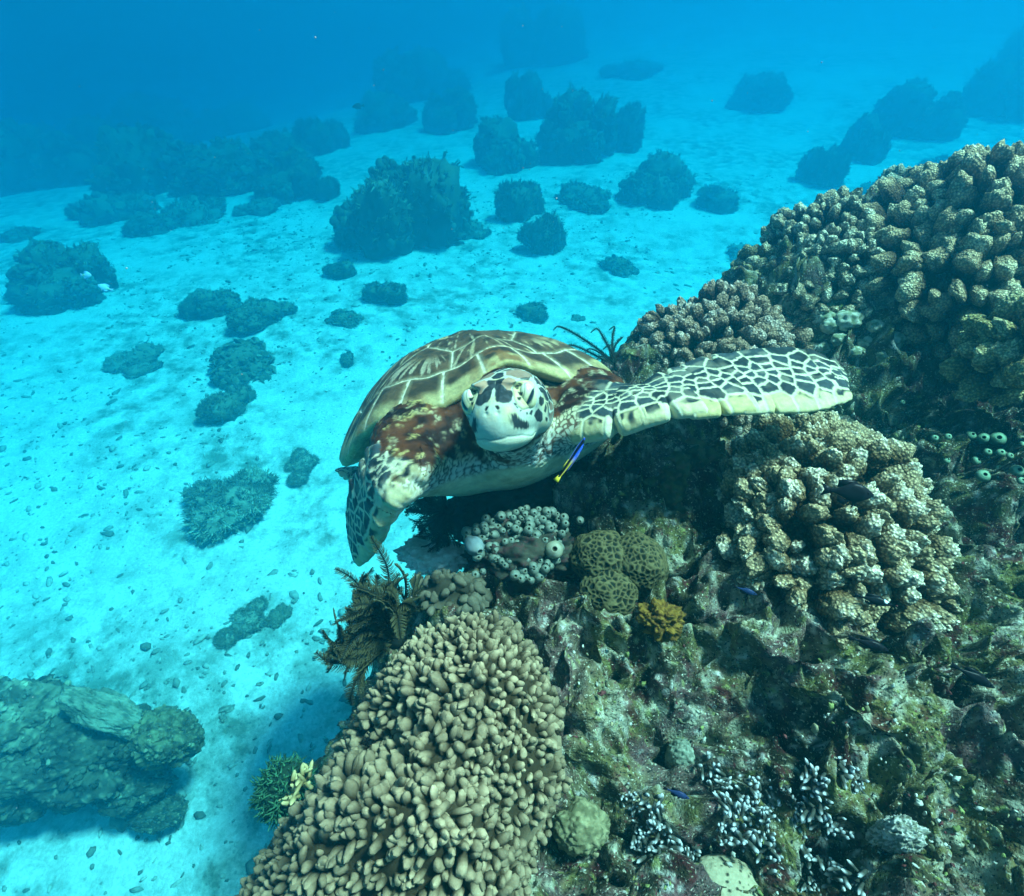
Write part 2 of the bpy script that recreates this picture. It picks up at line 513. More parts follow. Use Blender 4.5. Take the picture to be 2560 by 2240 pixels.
def blade_sections(rows, b):
    L = np.array([loc(at_depth(*r[0])) for r in rows]); T = np.array([loc(at_depth(*r[1])) for r in rows])
    n = 14; L = bez(L, n); T = bez(T, n)
    sc = np.array([0, .003, -.003, .006, -.004, .006, -.005, .005, -.004, .004, .003, -.003, .002, 0])[:, None]
    T = T+sc*unit(T-L)*min(1.0, len(rows)/7)
    C = (L+T)/2; e = (L-T)/2; a = np.linalg.norm(e, axis=1)
    return dict(C=C, e=e/a[:, None], a=a, b=np.interp(np.linspace(0, 1, n), np.linspace(0, 1, len(b)), b),
                s=np.concatenate([[0], np.cumsum(np.linalg.norm(np.diff(C, axis=0), axis=1))]))
def blade(P, B):
    lo, hi = B['C'].min(0)-B['a'].max()-.075, B['C'].max(0)+B['a'].max()+.075
    db = np.linalg.norm(np.maximum(0, np.maximum(lo-P, P-hi)), axis=1)
    m = db <= 0
    d = db+.075; r = np.zeros((len(P), 4))
    if m.any(): d[m], r[m] = blade_in(P[m], B)
    return d, r
def blade_in(P, B):
    best = np.full(len(P), 1e9); r = np.zeros((len(P), 4))
    C, E = B['C'], B['e']
    for i in range(len(C)-1):
        ab = C[i+1]-C[i]; l = np.linalg.norm(ab); T = ab/l
        t = ((P-C[i]) @ T)/l
        tc = np.clip(t, 0, 1)
        q = (t-tc)*l
        c = C[i]+tc[:, None]*ab
        e = E[i]*(1-tc)[:, None]+E[i+1]*tc[:, None]; e = unit(e-(e @ T)[:, None]*T)
        nrm = np.cross(T, e)
        v = ((P-c)*e).sum(1); w = ((P-c)*nrm).sum(1)
        a = B['a'][i]*(1-tc)+B['a'][i+1]*tc; b = B['b'][i]*(1-tc)+B['b'][i+1]*tc
        b = b*(.34+.66*np.clip(.5+.5*v/a, 0, 1)**.7)
        k0 = np.sqrt((v/a)**2+(w/b)**2+(q/.012)**2); k1 = np.sqrt((v/a**2)**2+(w/b**2)**2+(q/.012**2)**2)
        d = k0*(k0-1)/np.maximum(k1, 1e-6)
        far = np.linalg.norm(P-c, axis=1)-a                  # keeps far points monotone
        d = np.where(far > .02, np.maximum(d, far), d)
        m = d < best
        best = np.where(m, d, best)
        r[m] = np.stack([B['s'][i]+tc*l, v/a, w, a], 1)[m]
    return best, r
FL = blade_sections([((1420, 1105, .96), (1405, 975, 1.05)), ((1540, 1086, .905), (1520, 982, 1.01)), ((1629, 1054, .885), (1640, 953, 1.0)),
                     ((1743, 1044, .88), (1724, 912, 1.005)), ((1857, 1032, .88), (1840, 884, 1.01)), ((1994, 1028, .885), (1950, 872, 1.01)),
                     ((2085, 1005, .90), (2045, 872, 1.0)), ((2116, 988, .915), (2095, 912, .985))],
                    [.036, .030, .024, .020, .016, .013, .010, .006])
FR = blade_sections([((1085, 1165, .88), (985, 1085, .95)), ((1045, 1205, .865), (945, 1150, .93)), ((1003, 1236, .86), (908, 1195, .95)),
                     ((968, 1271, .89), (884, 1250, .99)), ((937, 1317, .94), (872, 1300, 1.04)), ((908, 1358, .99), (869, 1350, 1.08)),
                     ((893, 1386, 1.03), (880, 1382, 1.08))],
                    [.020, .021, .021, .020, .017, .013, .007])
RR = blade_sections([((930, 1190, 1.30), (950, 1150, 1.36)), ((895, 1192, 1.32), (900, 1165, 1.40)), ((868, 1178, 1.36), (860, 1166, 1.42))], [.02, .014, .007])
RLm = dict(RR); RLm = blade_sections([((1420, 1060, 1.52), (1400, 1020, 1.56)), ((1450, 1058, 1.56), (1450, 1030, 1.62)), ((1480, 1050, 1.62), (1480, 1040, 1.66))], [.02, .014, .007])
ARM_W = loc(at_depth(1000, 1216, .885))
ARM_R, ARM_L = loc(at_depth(1000, 1176, .925)), loc(at_depth(1585, 1030, .965))
def head_sdf(P):
    H = head_loc(P)
    d = ell(H, (-.022, 0, .004), (.078, .061, .055))
    d = smin(d, ell(H, (.030, 0, -.008), (.051, .050, .046)), .022)
    d = smin(d, ell(H, (.060, 0, -.018), (.026, .030, .032)), .022)
    jaw = ell(H, (.026, 0, -.041), (.055, .044, .021))
    d = smin(d, jaw, .008)
    for s in (1, -1):
        d = smin(d, ell(H, (.026, s*.043, .014), (.026, .017, .021)), .010)     # the lids
        d = smin(d, ell(H, (.026, s*.024, .040), (.028, .018, .006)), .012)     # brow
        d = smin(d, ell(H, (-.03, s*.046, -.018), (.04, .020, .028)), .02)      # cheek
    n = np.hypot(H[:, 1]-.007, (H[:, 2]+.001))
    for s in (1, -1):
        n = np.sqrt((H[:, 1]-s*.0085)**2+(H[:, 2]-.001)**2+(H[:, 0]-.083)**2*.3)
        d = np.maximum(d, -(n-.0026)) if False else d+.002*np.exp(-(n/.003)**2)
    return d, H
def body_parts(P):
    dh, H = head_sdf(P)
    neck = smin(cone(P, HC+HB @ np.array([-.05, 0, -.006]), (.20, 0, -.03), .056, .085),
                cone(P, HC+HB @ np.array([-.03, 0, -.03]), (.22, 0, -.10), .045, .085), .03)
    tr = ell(P, (-.03, 0, -.045), (.335, .285, .085))
    tr = smin(tr, ell(P, (.02, 0, -.120), (.335, .250, .095)), .04)
    for s in (1, -1):
        tr = smin(tr, ell(P, (.225, s*.165, -.060), (.090, .105, .070)), .05)
    tr = smin(tr, np.minimum(cone(P, (.205, -.165, -.065), ARM_R, .080, .036), cone(P, (.205, .165, -.06), ARM_L, .070, .031)), .05)
    tr = smin(tr, cone(P, (.235, -.12, -.105), ARM_W, .062, .020), .05)
    dl, rl = blade(P, FL); dr, rr = blade(P, FR)
    d3, r3 = blade(P, RR); d4, r4 = blade(P, RLm)
    return dh, H, neck, tr, dl, rl, dr, rr, d3, r3, d4, r4
def turtle_sdf(P):
    dh, H, neck, tr, dl, rl, dr, rr, d3, r3, d4, r4 = body_parts(P)
    d = smin(tr, neck, .035)
    d = smin(d, dh, .012)
    d = smin(smin(d, dl, .03), dr, .045)
    return smin(d, np.minimum(d3, d4), .02)

DARK, BONE = np.array([.018, .027, .030]), np.array([.50, .51, .34])
def scale_cells(u, v, seeds, width):
    """distance to the seam between the two nearest seeds and the id of the nearest"""
    Q = np.stack([u, v], 1); d1 = np.full(len(Q), 9.0); d2 = d1.copy(); i1 = np.zeros(len(Q), int); i2 = i1.copy()
    for k, s in enumerate(seeds):
        d = np.hypot(Q[:, 0]-s[0], Q[:, 1]-s[1])
        a = d < d1; b = (~a) & (d < d2)
        d2 = np.where(a, d1, np.where(b, d, d2)); i2 = np.where(a, i1, np.where(b, k, i2))
        i1 = np.where(a, k, i1); d1 = np.where(a, d, d1)
    sd = np.asarray(seeds)
    return (d2**2-d1**2)/(2*np.maximum(np.linalg.norm(sd[i1]-sd[i2], axis=1), 1e-4)), i1
def flipper_paint(r, P, seed, k=1.0, edge=.78):
    s, c, w, a = r.T
    rg = np.random.default_rng(seed)
    L = s.max(); seeds, kind = [], []
    am = np.median(a[a > 0])
    for row, (cc, sp, kd) in enumerate([(edge, .040, 0), (.38, .034, 1), (.16, .025, 2), (-.03, .022, 2), (-.22, .024, 2), (-.46, .036, 1), (-.82, .048, 1)]):
        sp = sp*k; n = int(L/sp)+1
        for i in range(n):
            seeds.append(((i+.5*(row % 2)+rg.uniform(-.16, .16))*sp, (cc+rg.uniform(-.035, .035))*am)); kind.append(kd)
    e, i1 = scale_cells(s, c*am, seeds, 0)
    kd = np.array(kind)[i1]; hh = hf(i1, i1*0, i1*0, seed)
    wob = .0009*vnoise(P*220, seed)
    line = 1-ss(.0013, .0033, e+wob)
    inside = mix(DARK, DARK*2.1, ss(.2, .9, hh)+.4*vnoise(P*130, seed+2))
    cream = mix([.44, .41, .18], [.52, .50, .28], hh)
    # leading scales are cream with a dark blotch on their inner half
    bl = ss(.0, .16, .80-c+.26*vnoise(P*70, seed+3)+.30*(hh-.5)-.04)*ss(.003, .006, e+.003*vnoise(P*90, seed+5))
    inside = np.where((kd == 0)[:, None], mix(cream, DARK, bl), inside)
    inside = mix(inside, mix(inside, [.35, .36, .25], .5), ss(.1, .6, vnoise(P*45, seed+7))*.6)
    inside = inside*(1+.22*fbm(P*np.array([150, 150, 150]), 3, seed+9))[:, None]
    col = mix(inside, BONE*(1+.15*vnoise(P*60, seed+4))[:, None], line)
    return col, e
def build_turtle():
    root = empty('sea_turtle', TO, 'green sea turtle swimming towards the camera over the edge of the reef, front flippers spread', 'turtle')
    root.matrix_world = Matrix.Translation(Vector(TO)) @ Matrix(TB.tolist()).to_4x4()
    V, F, N = field_mesh(turtle_sdf, (-.50, -.46, -.32), (.60, .68, .16), .0036)
    dh = head_sdf(V)[0]; nk = np.minimum(*body_parts(V)[2:4])
    V, F, cons = refine(V, F, (dh < .010) & (dh < nk+.004), 3, turtle_sdf)
    q = body_parts(V)
    V, F, cons = refine(V, F, (np.minimum(q[4], q[6]) < .004) & (q[0] > .02), 2, turtle_sdf, cons)
    d = turtle_sdf(V); N = unit(np.stack([turtle_sdf(V+np.eye(3)[i]*.0009)-d for i in range(3)], 1))
    dh, H, neck, tr, dl, rl, dr, rr, d3, r3, d4, r4 = body_parts(V)
    # skin of neck and shoulders
    P = V*1.0
    f1, f2, idd = worley(P*95+.6*np.stack([vnoise(P*60, 1), vnoise(P*60, 2), vnoise(P*60, 3)], 1), 3)
    seam = 1-ss(.06, .24, f2-f1)
    pale = mix([.50, .49, .30], [.52, .58, .50], ss(-.05, -.12, V[:, 2]+.03*fbm(P*14, 3, 4)))
    yel = ss(.05, .35, fbm(P*13, 3, 9))
    pale = mix(pale, [.56, .47, .17], yel*ss(-.13, -.05, V[:, 2]))
    rust = mix([.016, .005, .003], [.095, .030, .010], ss(-.3, .5, fbm(P*40, 3, 8)))
    skin = mix(pale, rust, np.clip(seam*.9, 0, 1))
    hgt = V[:, 2]+.03*np.clip(-V[:, 1]/.2, -1, 1)
    al = fbm(P*15, 4, 6)*1.1+ss(-.13, -.015, V[:, 2])*.75-.30+.26*ss(.0, -.12, V[:, 1])
    alg = ss(.02, .24, al)*(1-.55*ss(.1, .4, fbm(P*55, 2, 19)))
    skin = mix(skin, rust, alg)
    skin = mix(skin, [.56, .57, .36], ss(-.125, -.140, V[:, 2]+.006*vnoise(P*30, 5))*(V[:, 2] < -.1)*.95)      # plastron
    skin = mix(skin, [.28, .27, .15], ss(.15, .5, fbm(P*22, 3, 18))*ss(-.13, -.142, V[:, 2])*.6)
    col = skin
    # flippers
    rel = np.zeros(len(V))
    for dd, r, sd, sg in ((dl, rl, 5, -1), (dr, rr, 8, 1), (d3, r3, 12, 1), (d4, r4, 14, -1)):
        c, e_ = flipper_paint(r, V, sd, *((1.2, .80) if sd == 8 else (1.0, .78)))
        up = r[:, 2]
        under = ss(.0, -.004, up*sg)
        c = mix(c, [.60, .60, .42], under*.9)
        oth = np.minimum(tr, neck)
        w = ss(.03, .055, r[:, 0]+.022*fbm(P*30, 2, sd)) if sd < 10 else ss(.006, .018, oth-dd)
        col = mix(col, c, w*(dd < .02))
        rel += w*(dd < .02)*(.0010*ss(.0006, .0045, e_)+.0008*fbm(V*90, 2, sd))
    # head
    wh = ss(-.002, .006, np.minimum(neck, tr)-dh)*(dh < .02)
    col = mix(col, head_paint(H, V), wh)
    V = V+N*((.0035*fbm(V*28, 3, 71)+.0025*fbm(V*np.array([60, 25, 60]), 2, 72))*(1-wh)*ss(.0, .012, np.minimum(dl, dr))*ss(-.135, -.12, V[:, 2]))[:, None]
    V = V+N*rel[:, None]
    V = V-N*(.0016*seam*(1-wh)*(np.minimum(dl, dr) > .01)+wh*head_relief(H))[:, None]
    ci = np.array([c_[:3] for c_ in cons]); ct_ = np.array([c_[3] for c_ in cons])[:, None]
    V[ci[:, 0]] = V[ci[:, 1]]*(1-ct_)+V[ci[:, 2]]*ct_               # no cracks where fine skin meets coarse
    mat = mat_col('turtle_skin', .6, .08, 90, .16, 260, .35, .0012)
    link('turtle_body', mesh_np('turtle_body', V, [F], col), mat, root)
    build_carapace(root)
    em = mat_col('wet_eye', .12, .6, 50, .05, 100, 0, .001)
    for y in (1, -1): build_eye(root, y, em)

HEADMAP = {      # outlines of the head scales in degrees round the head (sideways, upwards); both sides alike
    'front': [(-3,42),(5,42),(11,47),(10,63),(-26,66)],
    'pref': [(0,39),(11,40),(12,33),(7,32),(11,27),(13,24),(18,23),(19,20),(17,13),(14,11),(9,11),(4,13),(2,18),(2,24),(0,33)],
    'brown': [(12,38),(18,41),(24,34),(25,30),(22,28),(19,26),(18,23),(14,23),(12,27),(8,31)],
    'pariet': [(17,65),(41,70),(85,68),(93,57),(79,48),(35,35),(28,35),(23,44),(15,49)],
    'lid': [(20,25),(22,28),(27,31),(40,34),(65,40),(46,22),(44,14),(40,7),(35,3),(26,3),(22,7),(20,13)],
    'iris': [(33,27),(45,32),(43,22),(39,14),(35,8),(29,6),(26,10),(30,18)],
    'pupil': [(41,21),(40,17),(36,11),(32,7),(31,9),(34,14),(38,19)],
    'b1': [(22,27),(26,28),(31,27),(26,26)],
    'b2': [(27,29),(30,29),(33,28),(29,28)],
    'b3': [(23,26),(27,25),(25,24)],
    'b4': [(25,21),(29,19),(28,16),(26,17)],
    'b5': [(23,15),(27,15),(25,12),(23,13)],
    't1': [(89,46),(91,40),(85,32),(71,33)],
    't2': [(66,27),(83,25),(78,18),(68,21)],
    't3': [(53,14),(71,12),(67,5),(59,2),(48,6),(48,12)],
    't4': [(50,1),(60,-7),(61,-16),(58,-19),(48,-15),(40,-6),(43,-1)],
    't5': [(107,34),(110,25),(94,24),(87,29)],
    't6': [(88,22),(88,15),(79,8),(77,13)],
    't7': [(71,4),(72,-2),(68,-8),(64,-5)],
    't8': [(88,9),(88,3),(83,-2),(81,3)],
    't9': [(77,-7),(80,-11),(76,-15)],
    't10': [(67,-13),(74,-16),(74,-21),(69,-18)],
    't11': [(18,10),(21,10),(21,8),(19,8)],
    't12': [(20,7),(22,6),(21,5)],
    't13': [(36,1),(38,0),(36,-4),(33,-2)],
    't14': [(29,0),(31,0),(31,-2),(29,-2)],
    't15': [(43,7),(46,7),(45,3),(42,2)],
    't16': [(23,3),(25,3),(23,2)],
    't17': [(31,35),(72,48),(46,35),(31,33)],
    'cheek': [(14,2),(17,1),(21,-4),(25,-7),(30,-9),(32,-16),(26,-15),(21,-13),(16,-10),(14,-4)],
    'nostril': [(3,9),(5,9),(6,7),(5,6),(4,7)],
    'arc': [(1,14),(2,13),(2,12),(1,13)],
    'ybeak': [(10,8),(16,8),(16,4),(13,1),(11,2)],
    'obeak': [(1,5),(4,4),(3,-2),(1,-2)],
    'mouth': [(-2,-17),(5,-17),(10,-16),(22,-19),(39,-29),(74,-38)],
    'jaw': [(-6,-27),(5,-28),(14,-26),(25,-28),(73,-48)],
}

def head_angles(H):
    y = np.abs(H[:, 1])
    return np.stack([np.degrees(np.arctan2(y, H[:, 0]+.02)), np.degrees(np.arctan2(H[:, 2]+.005, np.hypot(H[:, 0]+.02, y)))], 1)
def head_paint(H, V):
    A = head_angles(H)
    wob = 1.1*np.stack([vnoise(H*170+3, 61), vnoise(H*170+9, 62)], 1)
    Aw = A+wob*.7
    def sd(k, w=0): return poly_sd(Aw if w else A, HEADMAP[k])
    up = H[:, 2]
    c = mix([.37, .48, .38], [.38, .43, .27], ss(.2, .7, vnoise(H*38, 60)))
    back = ss(.02, -.04, H[:, 0])
    # behind the traced scales: plates go on over the crown and the temples
    f1, f2, idd = worley(H*np.array([46, 52, 52.])+7, 66)
    plate = ss(.07, .13, f2-f1)
    side = ss(68, 80, A[:, 0])*ss(-30, -12, A[:, 1])
    c = mix(c, mix(DARK*1.1, [.16, .13, .09], ss(.55, .8, idd)), plate*np.clip(side+ss(64, 70, A[:, 1]), 0, 1))
    dk = mix(DARK*.95, DARK*1.7, ss(-.2, .6, vnoise(H*240, 63)))
    br = np.array([.34, .25, .16])
    jut = .8
    for k in ('t1', 't2', 't3', 't4', 't5', 't6', 't7', 't8', 't9', 't10', 't11', 't12', 't13', 't14', 't16'):
        c = mix(c, dk, ss(-jut, jut*.6, sd(k)+.5*wob[:, 0]))
    c = mix(c, [.25, .29, .27], ss(-jut, jut, sd('t15'))*.8)
    c = mix(c, mix(br, dk, .35), ss(-jut, jut, sd('pariet')))
    c = mix(c, dk, ss(-jut, jut, sd('front')))
    c = mix(c, dk, ss(-jut, jut*.6, sd('pref', 1)+.35))
    c = mix(c, br, ss(-.6, .6, sd('brown', 1))*ss(-jut, jut, np.maximum(sd('pref'), sd('brown'))))
    lid = ss(-jut, jut, sd('lid'))
    c = mix(c, mix([.50, .50, .24], [.46, .50, .30], ss(-.3, .3, vnoise(H*90, 64))), lid)
    c = mix(c, [.13, .17, .14], np.exp(-((sd('lid')-.2)/.55)**2)*.75)
    fold = np.abs(np.sin(sd('lid')*1.15))
    c = c*(1-.22*(lid*ss(.30, .0, fold)))[:, None]
    for k in ('b1', 'b2', 'b3', 'b4', 'b5'): c = mix(c, DARK*.6, ss(-.7, .5, sd(k)+.2))
    c = mix(c, DARK, ss(-jut, jut, sd('t17'))*.8)
    streak = vnoise(np.stack([A[:, 0]*1.1, A[:, 1]*.16, A[:, 0]*0], 1), 65)
    c = mix(c, DARK*1.15, ss(-1.6, 1.2, sd('cheek')+1.4*streak))
    c = mix(c, [.58, .52, .24], ss(-2, 3, sd('ybeak'))*.55)
    c = mix(c, [.52, .46, .26], ss(-2.5, 2, sd('obeak'))*.4)
    c = mix(c, DARK*.4, ss(-.9, .2, sd('nostril')))
    c = mix(c, [.24, .30, .30], ss(-.8, .5, sd('arc'))*.8)
    # mouth line, lower jaw and throat
    m = np.array(HEADMAP['mouth'], float)
    ym = np.interp(A[:, 0], m[:, 0], m[:, 1]); dm = A[:, 1]-ym
    front = ss(62, 45, A[:, 0])
    c = mix(c, [.20, .27, .22], np.exp(-(dm/.65)**2)*front*.75)
    c = mix(c, [.54, .60, .42], ss(.0, -1.5, dm)*front*.8)
    j = np.array(HEADMAP['jaw'], float)
    yj = np.interp(A[:, 0], j[:, 0], j[:, 1]); dj = A[:, 1]-yj
    c = mix(c, [.30, .36, .30], ss(-.5, -4, dj)*front*.55)
    return c
def head_relief(H):
    """how far the head skin sinks at scale seams, mouth and nostrils"""
    A = head_angles(H)
    m = np.array(HEADMAP['mouth'], float)
    dm = A[:, 1]-np.interp(A[:, 0], m[:, 0], m[:, 1])
    r = .0008*np.exp(-(dm/1.0)**2)*ss(62, 45, A[:, 0])+.0012*ss(-1, .5, poly_sd(A, HEADMAP['nostril']))
    l = poly_sd(A, HEADMAP['lid'])
    return r+.0014*np.exp(-(l/1.0)**2)-.0008*ss(0, 4, poly_sd(A, HEADMAP['pref']))-.0003*ss(.5, -2, dm)*ss(62, 45, A[:, 0])

def refine(V, F, mask, k, fn, old=()):
    """split the masked quads k x k and lay the new points on the surface"""
    fm = mask[F].all(1); A, B = F[fm], F[~fm]
    u = np.linspace(0, 1, k+1); U, W_ = np.meshgrid(u, u, indexing='ij')
    w = np.stack([(1-U)*(1-W_), U*(1-W_), U*W_, (1-U)*W_], -1).reshape(-1, 4)
    P = np.einsum('kc,fcd->fkd', w, V[A])
    nf, nk = P.shape[:2]
    g = grid_faces(k+1, k+1)
    NF = (np.arange(nf)[:, None, None]*nk+g[None]).reshape(-1, 4)+len(V)
    NF = NF[:, ::-1]
    if np.cross(V[A[0, 1]]-V[A[0, 0]], V[A[0, 2]]-V[A[0, 0]]) @ np.cross(P[0, k+1]-P[0, 0], P[0, k+2]-P[0, 0]) > 0: NF = NF[:, ::-1] if False else NF
    X = np.concatenate([V, P.reshape(-1, 3)])
    _, first, inv = np.unique(np.round(X*2e5).astype(np.int64), axis=0, return_index=True, return_inverse=True)
    inv = inv.ravel(); X = X[first]; F2 = np.concatenate([inv[B], inv[NF]])
    free = np.ones(len(X), bool); free[inv[B].ravel()] = False
    # points half way along the border stay on the straight edge
    e = np.sort(np.concatenate([A[:, [0, 1]], A[:, [1, 2]], A[:, [2, 3]], A[:, [3, 0]]]), 1)
    ee, ct = np.unique(e, axis=0, return_counts=True); ee = ee[ct == 1]
    Xr = np.ascontiguousarray(np.round(X*2e5).astype(np.int64)).view('i8,i8,i8').ravel()
    cons = [(inv[a_], inv[b_], inv[c_], t_) for a_, b_, c_, t_ in old]
    for t in u[1:-1]:
        q = np.round((V[ee[:, 0]]*(1-t)+V[ee[:, 1]]*t)*2e5).astype(np.int64)
        on = np.isin(Xr, np.ascontiguousarray(q).view('i8,i8,i8').ravel()) & free
        free &= ~on
        where = {tuple(Xr[i].tolist()): i for i in np.where(on)[0]}
        cons += [(where[k_], inv[a_], inv[b_], t) for k_, a_, b_ in zip(map(tuple, q.tolist()), ee[:, 0], ee[:, 1]) if k_ in where]
    idx = np.where(free)[0]
    e_ = .0008
    for it in range(2):
        Y = X[idx]; d = fn(Y); gr = np.stack([fn(Y+np.eye(3)[i]*e_)-d for i in range(3)], 1)/e_
        X[idx] = Y-gr*np.clip(d/np.maximum((gr*gr).sum(1), .05), -.002, .002)[:, None]*.9
    return X, F2, cons

def build_eye(root, sgn, mat):
    az, el = R_(37.5), R_(15)
    d0 = np.array([math.cos(el)*math.cos(az), math.cos(el)*math.sin(az), math.sin(el)])
    t = np.linspace(.02, .09, 800); Q = np.array([-.02, 0, -.005])+t[:, None]*d0
    s0 = Q[np.argmin(np.abs(head_sdf(HC+Q @ HB.T)[0]))]
    nrm = unit(np.array([.60, .78, .10])); B = frame(nrm, (0, 0, 1))          # x up, y across
    V, F = ico(5)
    H = V @ np.diag([.0195, .0135, .0110]) @ B.T+(s0-nrm*.0080)
    A = head_angles(H)
    sd = poly_sd(A, HEADMAP['pupil'])
    col = mix([.50, .54, .30], [.58, .68, .52], ss(20, 34, A[:, 1]+.4*A[:, 0]-6))
    r = poly_sd(A, HEADMAP['iris'])
    col = col*(1-.25*ss(.25, 0, np.abs(np.sin(r*.9)))*ss(3, 0, r))[:, None]
    for k in ('b4', 'b5'): col = mix(col, DARK*.5, ss(-.6, .5, poly_sd(A, HEADMAP[k])))
    col = mix(col, [.010, .013, .018], ss(-.7, .4, sd+.3))
    col = mix(col, [.10, .14, .12], np.exp(-((r-.3)/.6)**2)*.7)
    H = H*[1, sgn, 1]
    if sgn < 0: F = F[:, ::-1]
    MB().add(HC+H @ HB.T, F, col).build('eye', mat, root)

RIM = [(.300, 0), (.297, .055), (.274, .150), (.212, .252), (.09, .322), (-.07, .335), (-.20, .288), (-.318, .175), (-.392, .06), (-.418, 0)]
def build_carapace(root):
    half = bez([(x, y, 0) for x, y in RIM], 400)[:, :2]
    # arc-length
    def rim_at(n):
        full = np.concatenate([half, (half*[1, -1])[::-1][1:-1]])
        q = np.concatenate([full, full[:1]]); s = np.concatenate([[0], np.cumsum(np.hypot(*np.diff(q, axis=0).T))])
        u = np.linspace(0, s[-1], n, endpoint=False)
        return np.stack([np.interp(u, s, q[:, 0]), np.interp(u, s, q[:, 1])], 1), u/s[-1]
    nth, nr = 720, 190
    rim, uth = rim_at(nth)
    c0 = np.array([-.03, 0.0])
    rho = np.concatenate([np.linspace(.002, .8, nr-70), np.linspace(.8, 1, 71)[1:]])
    XY = c0+rho[:, None, None]*(rim-c0)[None]
    x, y = XY[..., 0].ravel(), XY[..., 1].ravel()
    rr = np.repeat(rho, nth); uu = np.tile(uth, len(rho)); rx = np.tile(rim[:, 0], len(rho)); ry = np.tile(rim[:, 1], len(rho))
    side = ss(.24, .05, rx)
    zr = .058*np.exp(-(ry/.085)**2)*ss(.2, .27, rx)-.006*ss(.27, .1, rx)-.078*side+.03*ss(-.22, -.36, rx)
    ser = .006*np.cos(uu*2*np.pi*25)*ss(-.05, -.25, rx)
    Hh = .142-.018*((x+.03)/.3)**2
    z = zr*rr**2.6+Hh*(1-rr**2.05)**.80
    z = z+.006*np.exp(-(y/.02)**2)*ss(.95, .6, rr)
    # scutes
    seeds = [(.225, 0), (.10, 0), (-.045, 0), (-.19, 0), (-.32, 0)]
    for s in (1, -1): seeds += [(.165, s*.158), (.03, s*.195), (-.12, s*.190), (-.26, s*.130)]
    wx, wy = x+.006*vnoise(np.stack([x*25, y*25, x*0], 1), 3), y+.006*vnoise(np.stack([x*25, y*25, x*0], 1), 4)
    e, i1 = scale_cells(wx, wy, seeds, 0)
    R = np.hypot(rx-c0[0], ry-c0[1])
    band = .81+.006*np.cos(uu*2*np.pi*25)
    isM = rr > band
    per = 1.62
    k = uu*25+.5; kf = k-np.floor(k)
    eM = np.minimum((rr-band)*R, np.minimum(kf, 1-kf)/25*per*rr)
    e = np.minimum(e, np.maximum(band-rr, 0)*R)
    e = np.where(isM, eM, e)
    P = np.stack([x, y, z], 1)
    idn = np.where(isM, 50+np.floor(k).astype(int) % 25, i1)
    hh = hf(idn, idn*0, idn*0, 4)
    sd = np.array(seeds)[i1]
    dx, dy = x-sd[:, 0]+np.where(i1 < 5, .11, .05), y-sd[:, 1]*.60
    ang = np.arctan2(dy, dx); rad = np.hypot(dx, dy)
    st = 1.1*fbm(np.stack([ang*11, rad*5, idn*3.1], 1), 3, 41)+.35*fbm(np.stack([x*70, y*70, z*70], 1), 3, 44)-.35*ss(.03, .0, e)*(i1 >= 5)+.25*ss(.12, .03, rad)*(i1 >= 5)
    isV = (i1 < 5)
    light = mix([.33, .275, .145], [.30, .27, .18], ss(-.4, .4, fbm(P*9, 2, 45)))
    dark = mix([.038, .025, .014], [.105, .064, .032], ss(-.5, .5, fbm(P*55, 3, 46)))
    wst = ss(-.08, .14, st+np.where(isV, -.36, -.12))*ss(.02, .085, rad+.02*fbm(P*40, 2, 53))
    col = mix(dark, light, wst)
    # marginals: dark inside, yellow-olive towards the rim
    tm = np.clip((rr-band)/(1-band), 0, 1)
    mcol = mix(mix([.038, .027, .017], [.090, .056, .027], ss(-.3, .4, fbm(P*30, 3, 47))), mix([.38, .335, .15], [.24, .17, .075], ss(-.2, .4, fbm(P*16, 3, 48))), ss(.58, .84, tm+.16*fbm(P*22, 3, 49)+.05*(kf < .16)))
    nb = ss(.10, .0, np.abs(y))*isM*(x > .2)
    mcol = mix(mcol, [.17, .075, .022], nb*ss(-.1, .3, fbm(P*50, 3, 50))*.8)
    col = np.where(isM[:, None], mcol, col)
    ln = 1-ss(.0008, .0028, e+.0010*vnoise(P*160, 51))
    col = mix(col, [.60, .58, .42], ln*.85)
    gl = (1-ss(.003, .010, e))*.22                               # pale halo beside each seam
    col = mix(col, [.46, .44, .24], gl*(1-ln))
    z = z-.0022*(1-ss(0, .0035, e))+.0030*ss(.0, .035, e)+.0007*fbm(P*120, 2, 52)*(1-ln)
    V = np.stack([x, y, z], 1)
    n1 = len(V)
    F = [grid_faces(len(rho), nth, True)]
    tip = np.array([[c0[0], 0, Hh.max()*1.0+.003]])
    V = np.concatenate([V, tip]); col = np.concatenate([col, col[:1]])
    j = np.arange(nth)
    F.append(np.stack([np.full(nth, n1), j, (j+1) % nth], 1))
    # rolled lip and inner wall
    last = V[n1-nth:n1]; base = len(V); rings = []
    for q, dz in ((1.004, -.004), (1.0, -.011), (.975, -.015), (.92, -.014), (.82, -.006)):
        p = last.copy(); p[:, :2] = c0+(last[:, :2]-c0)*q; p[:, 2] += dz; rings.append(p)
    V = np.concatenate([V]+rings)
    lipc = mix([.44, .40, .17], [.33, .28, .12], ss(-.3, .3, fbm(np.concatenate(rings)*30, 3, 55)))
    col = np.concatenate([col, lipc])
    F.append(np.stack([n1-nth+j, base+j, base+(j+1) % nth, n1-nth+(j+1) % nth], 1))
    F.append(grid_faces(5, nth, True)+base)
    mat = mat_col('turtle_shell', .6, .10, 130, .30, 260, .40, .0015)
    link('carapace', mesh_np('carapace', V, F, col), mat, root)
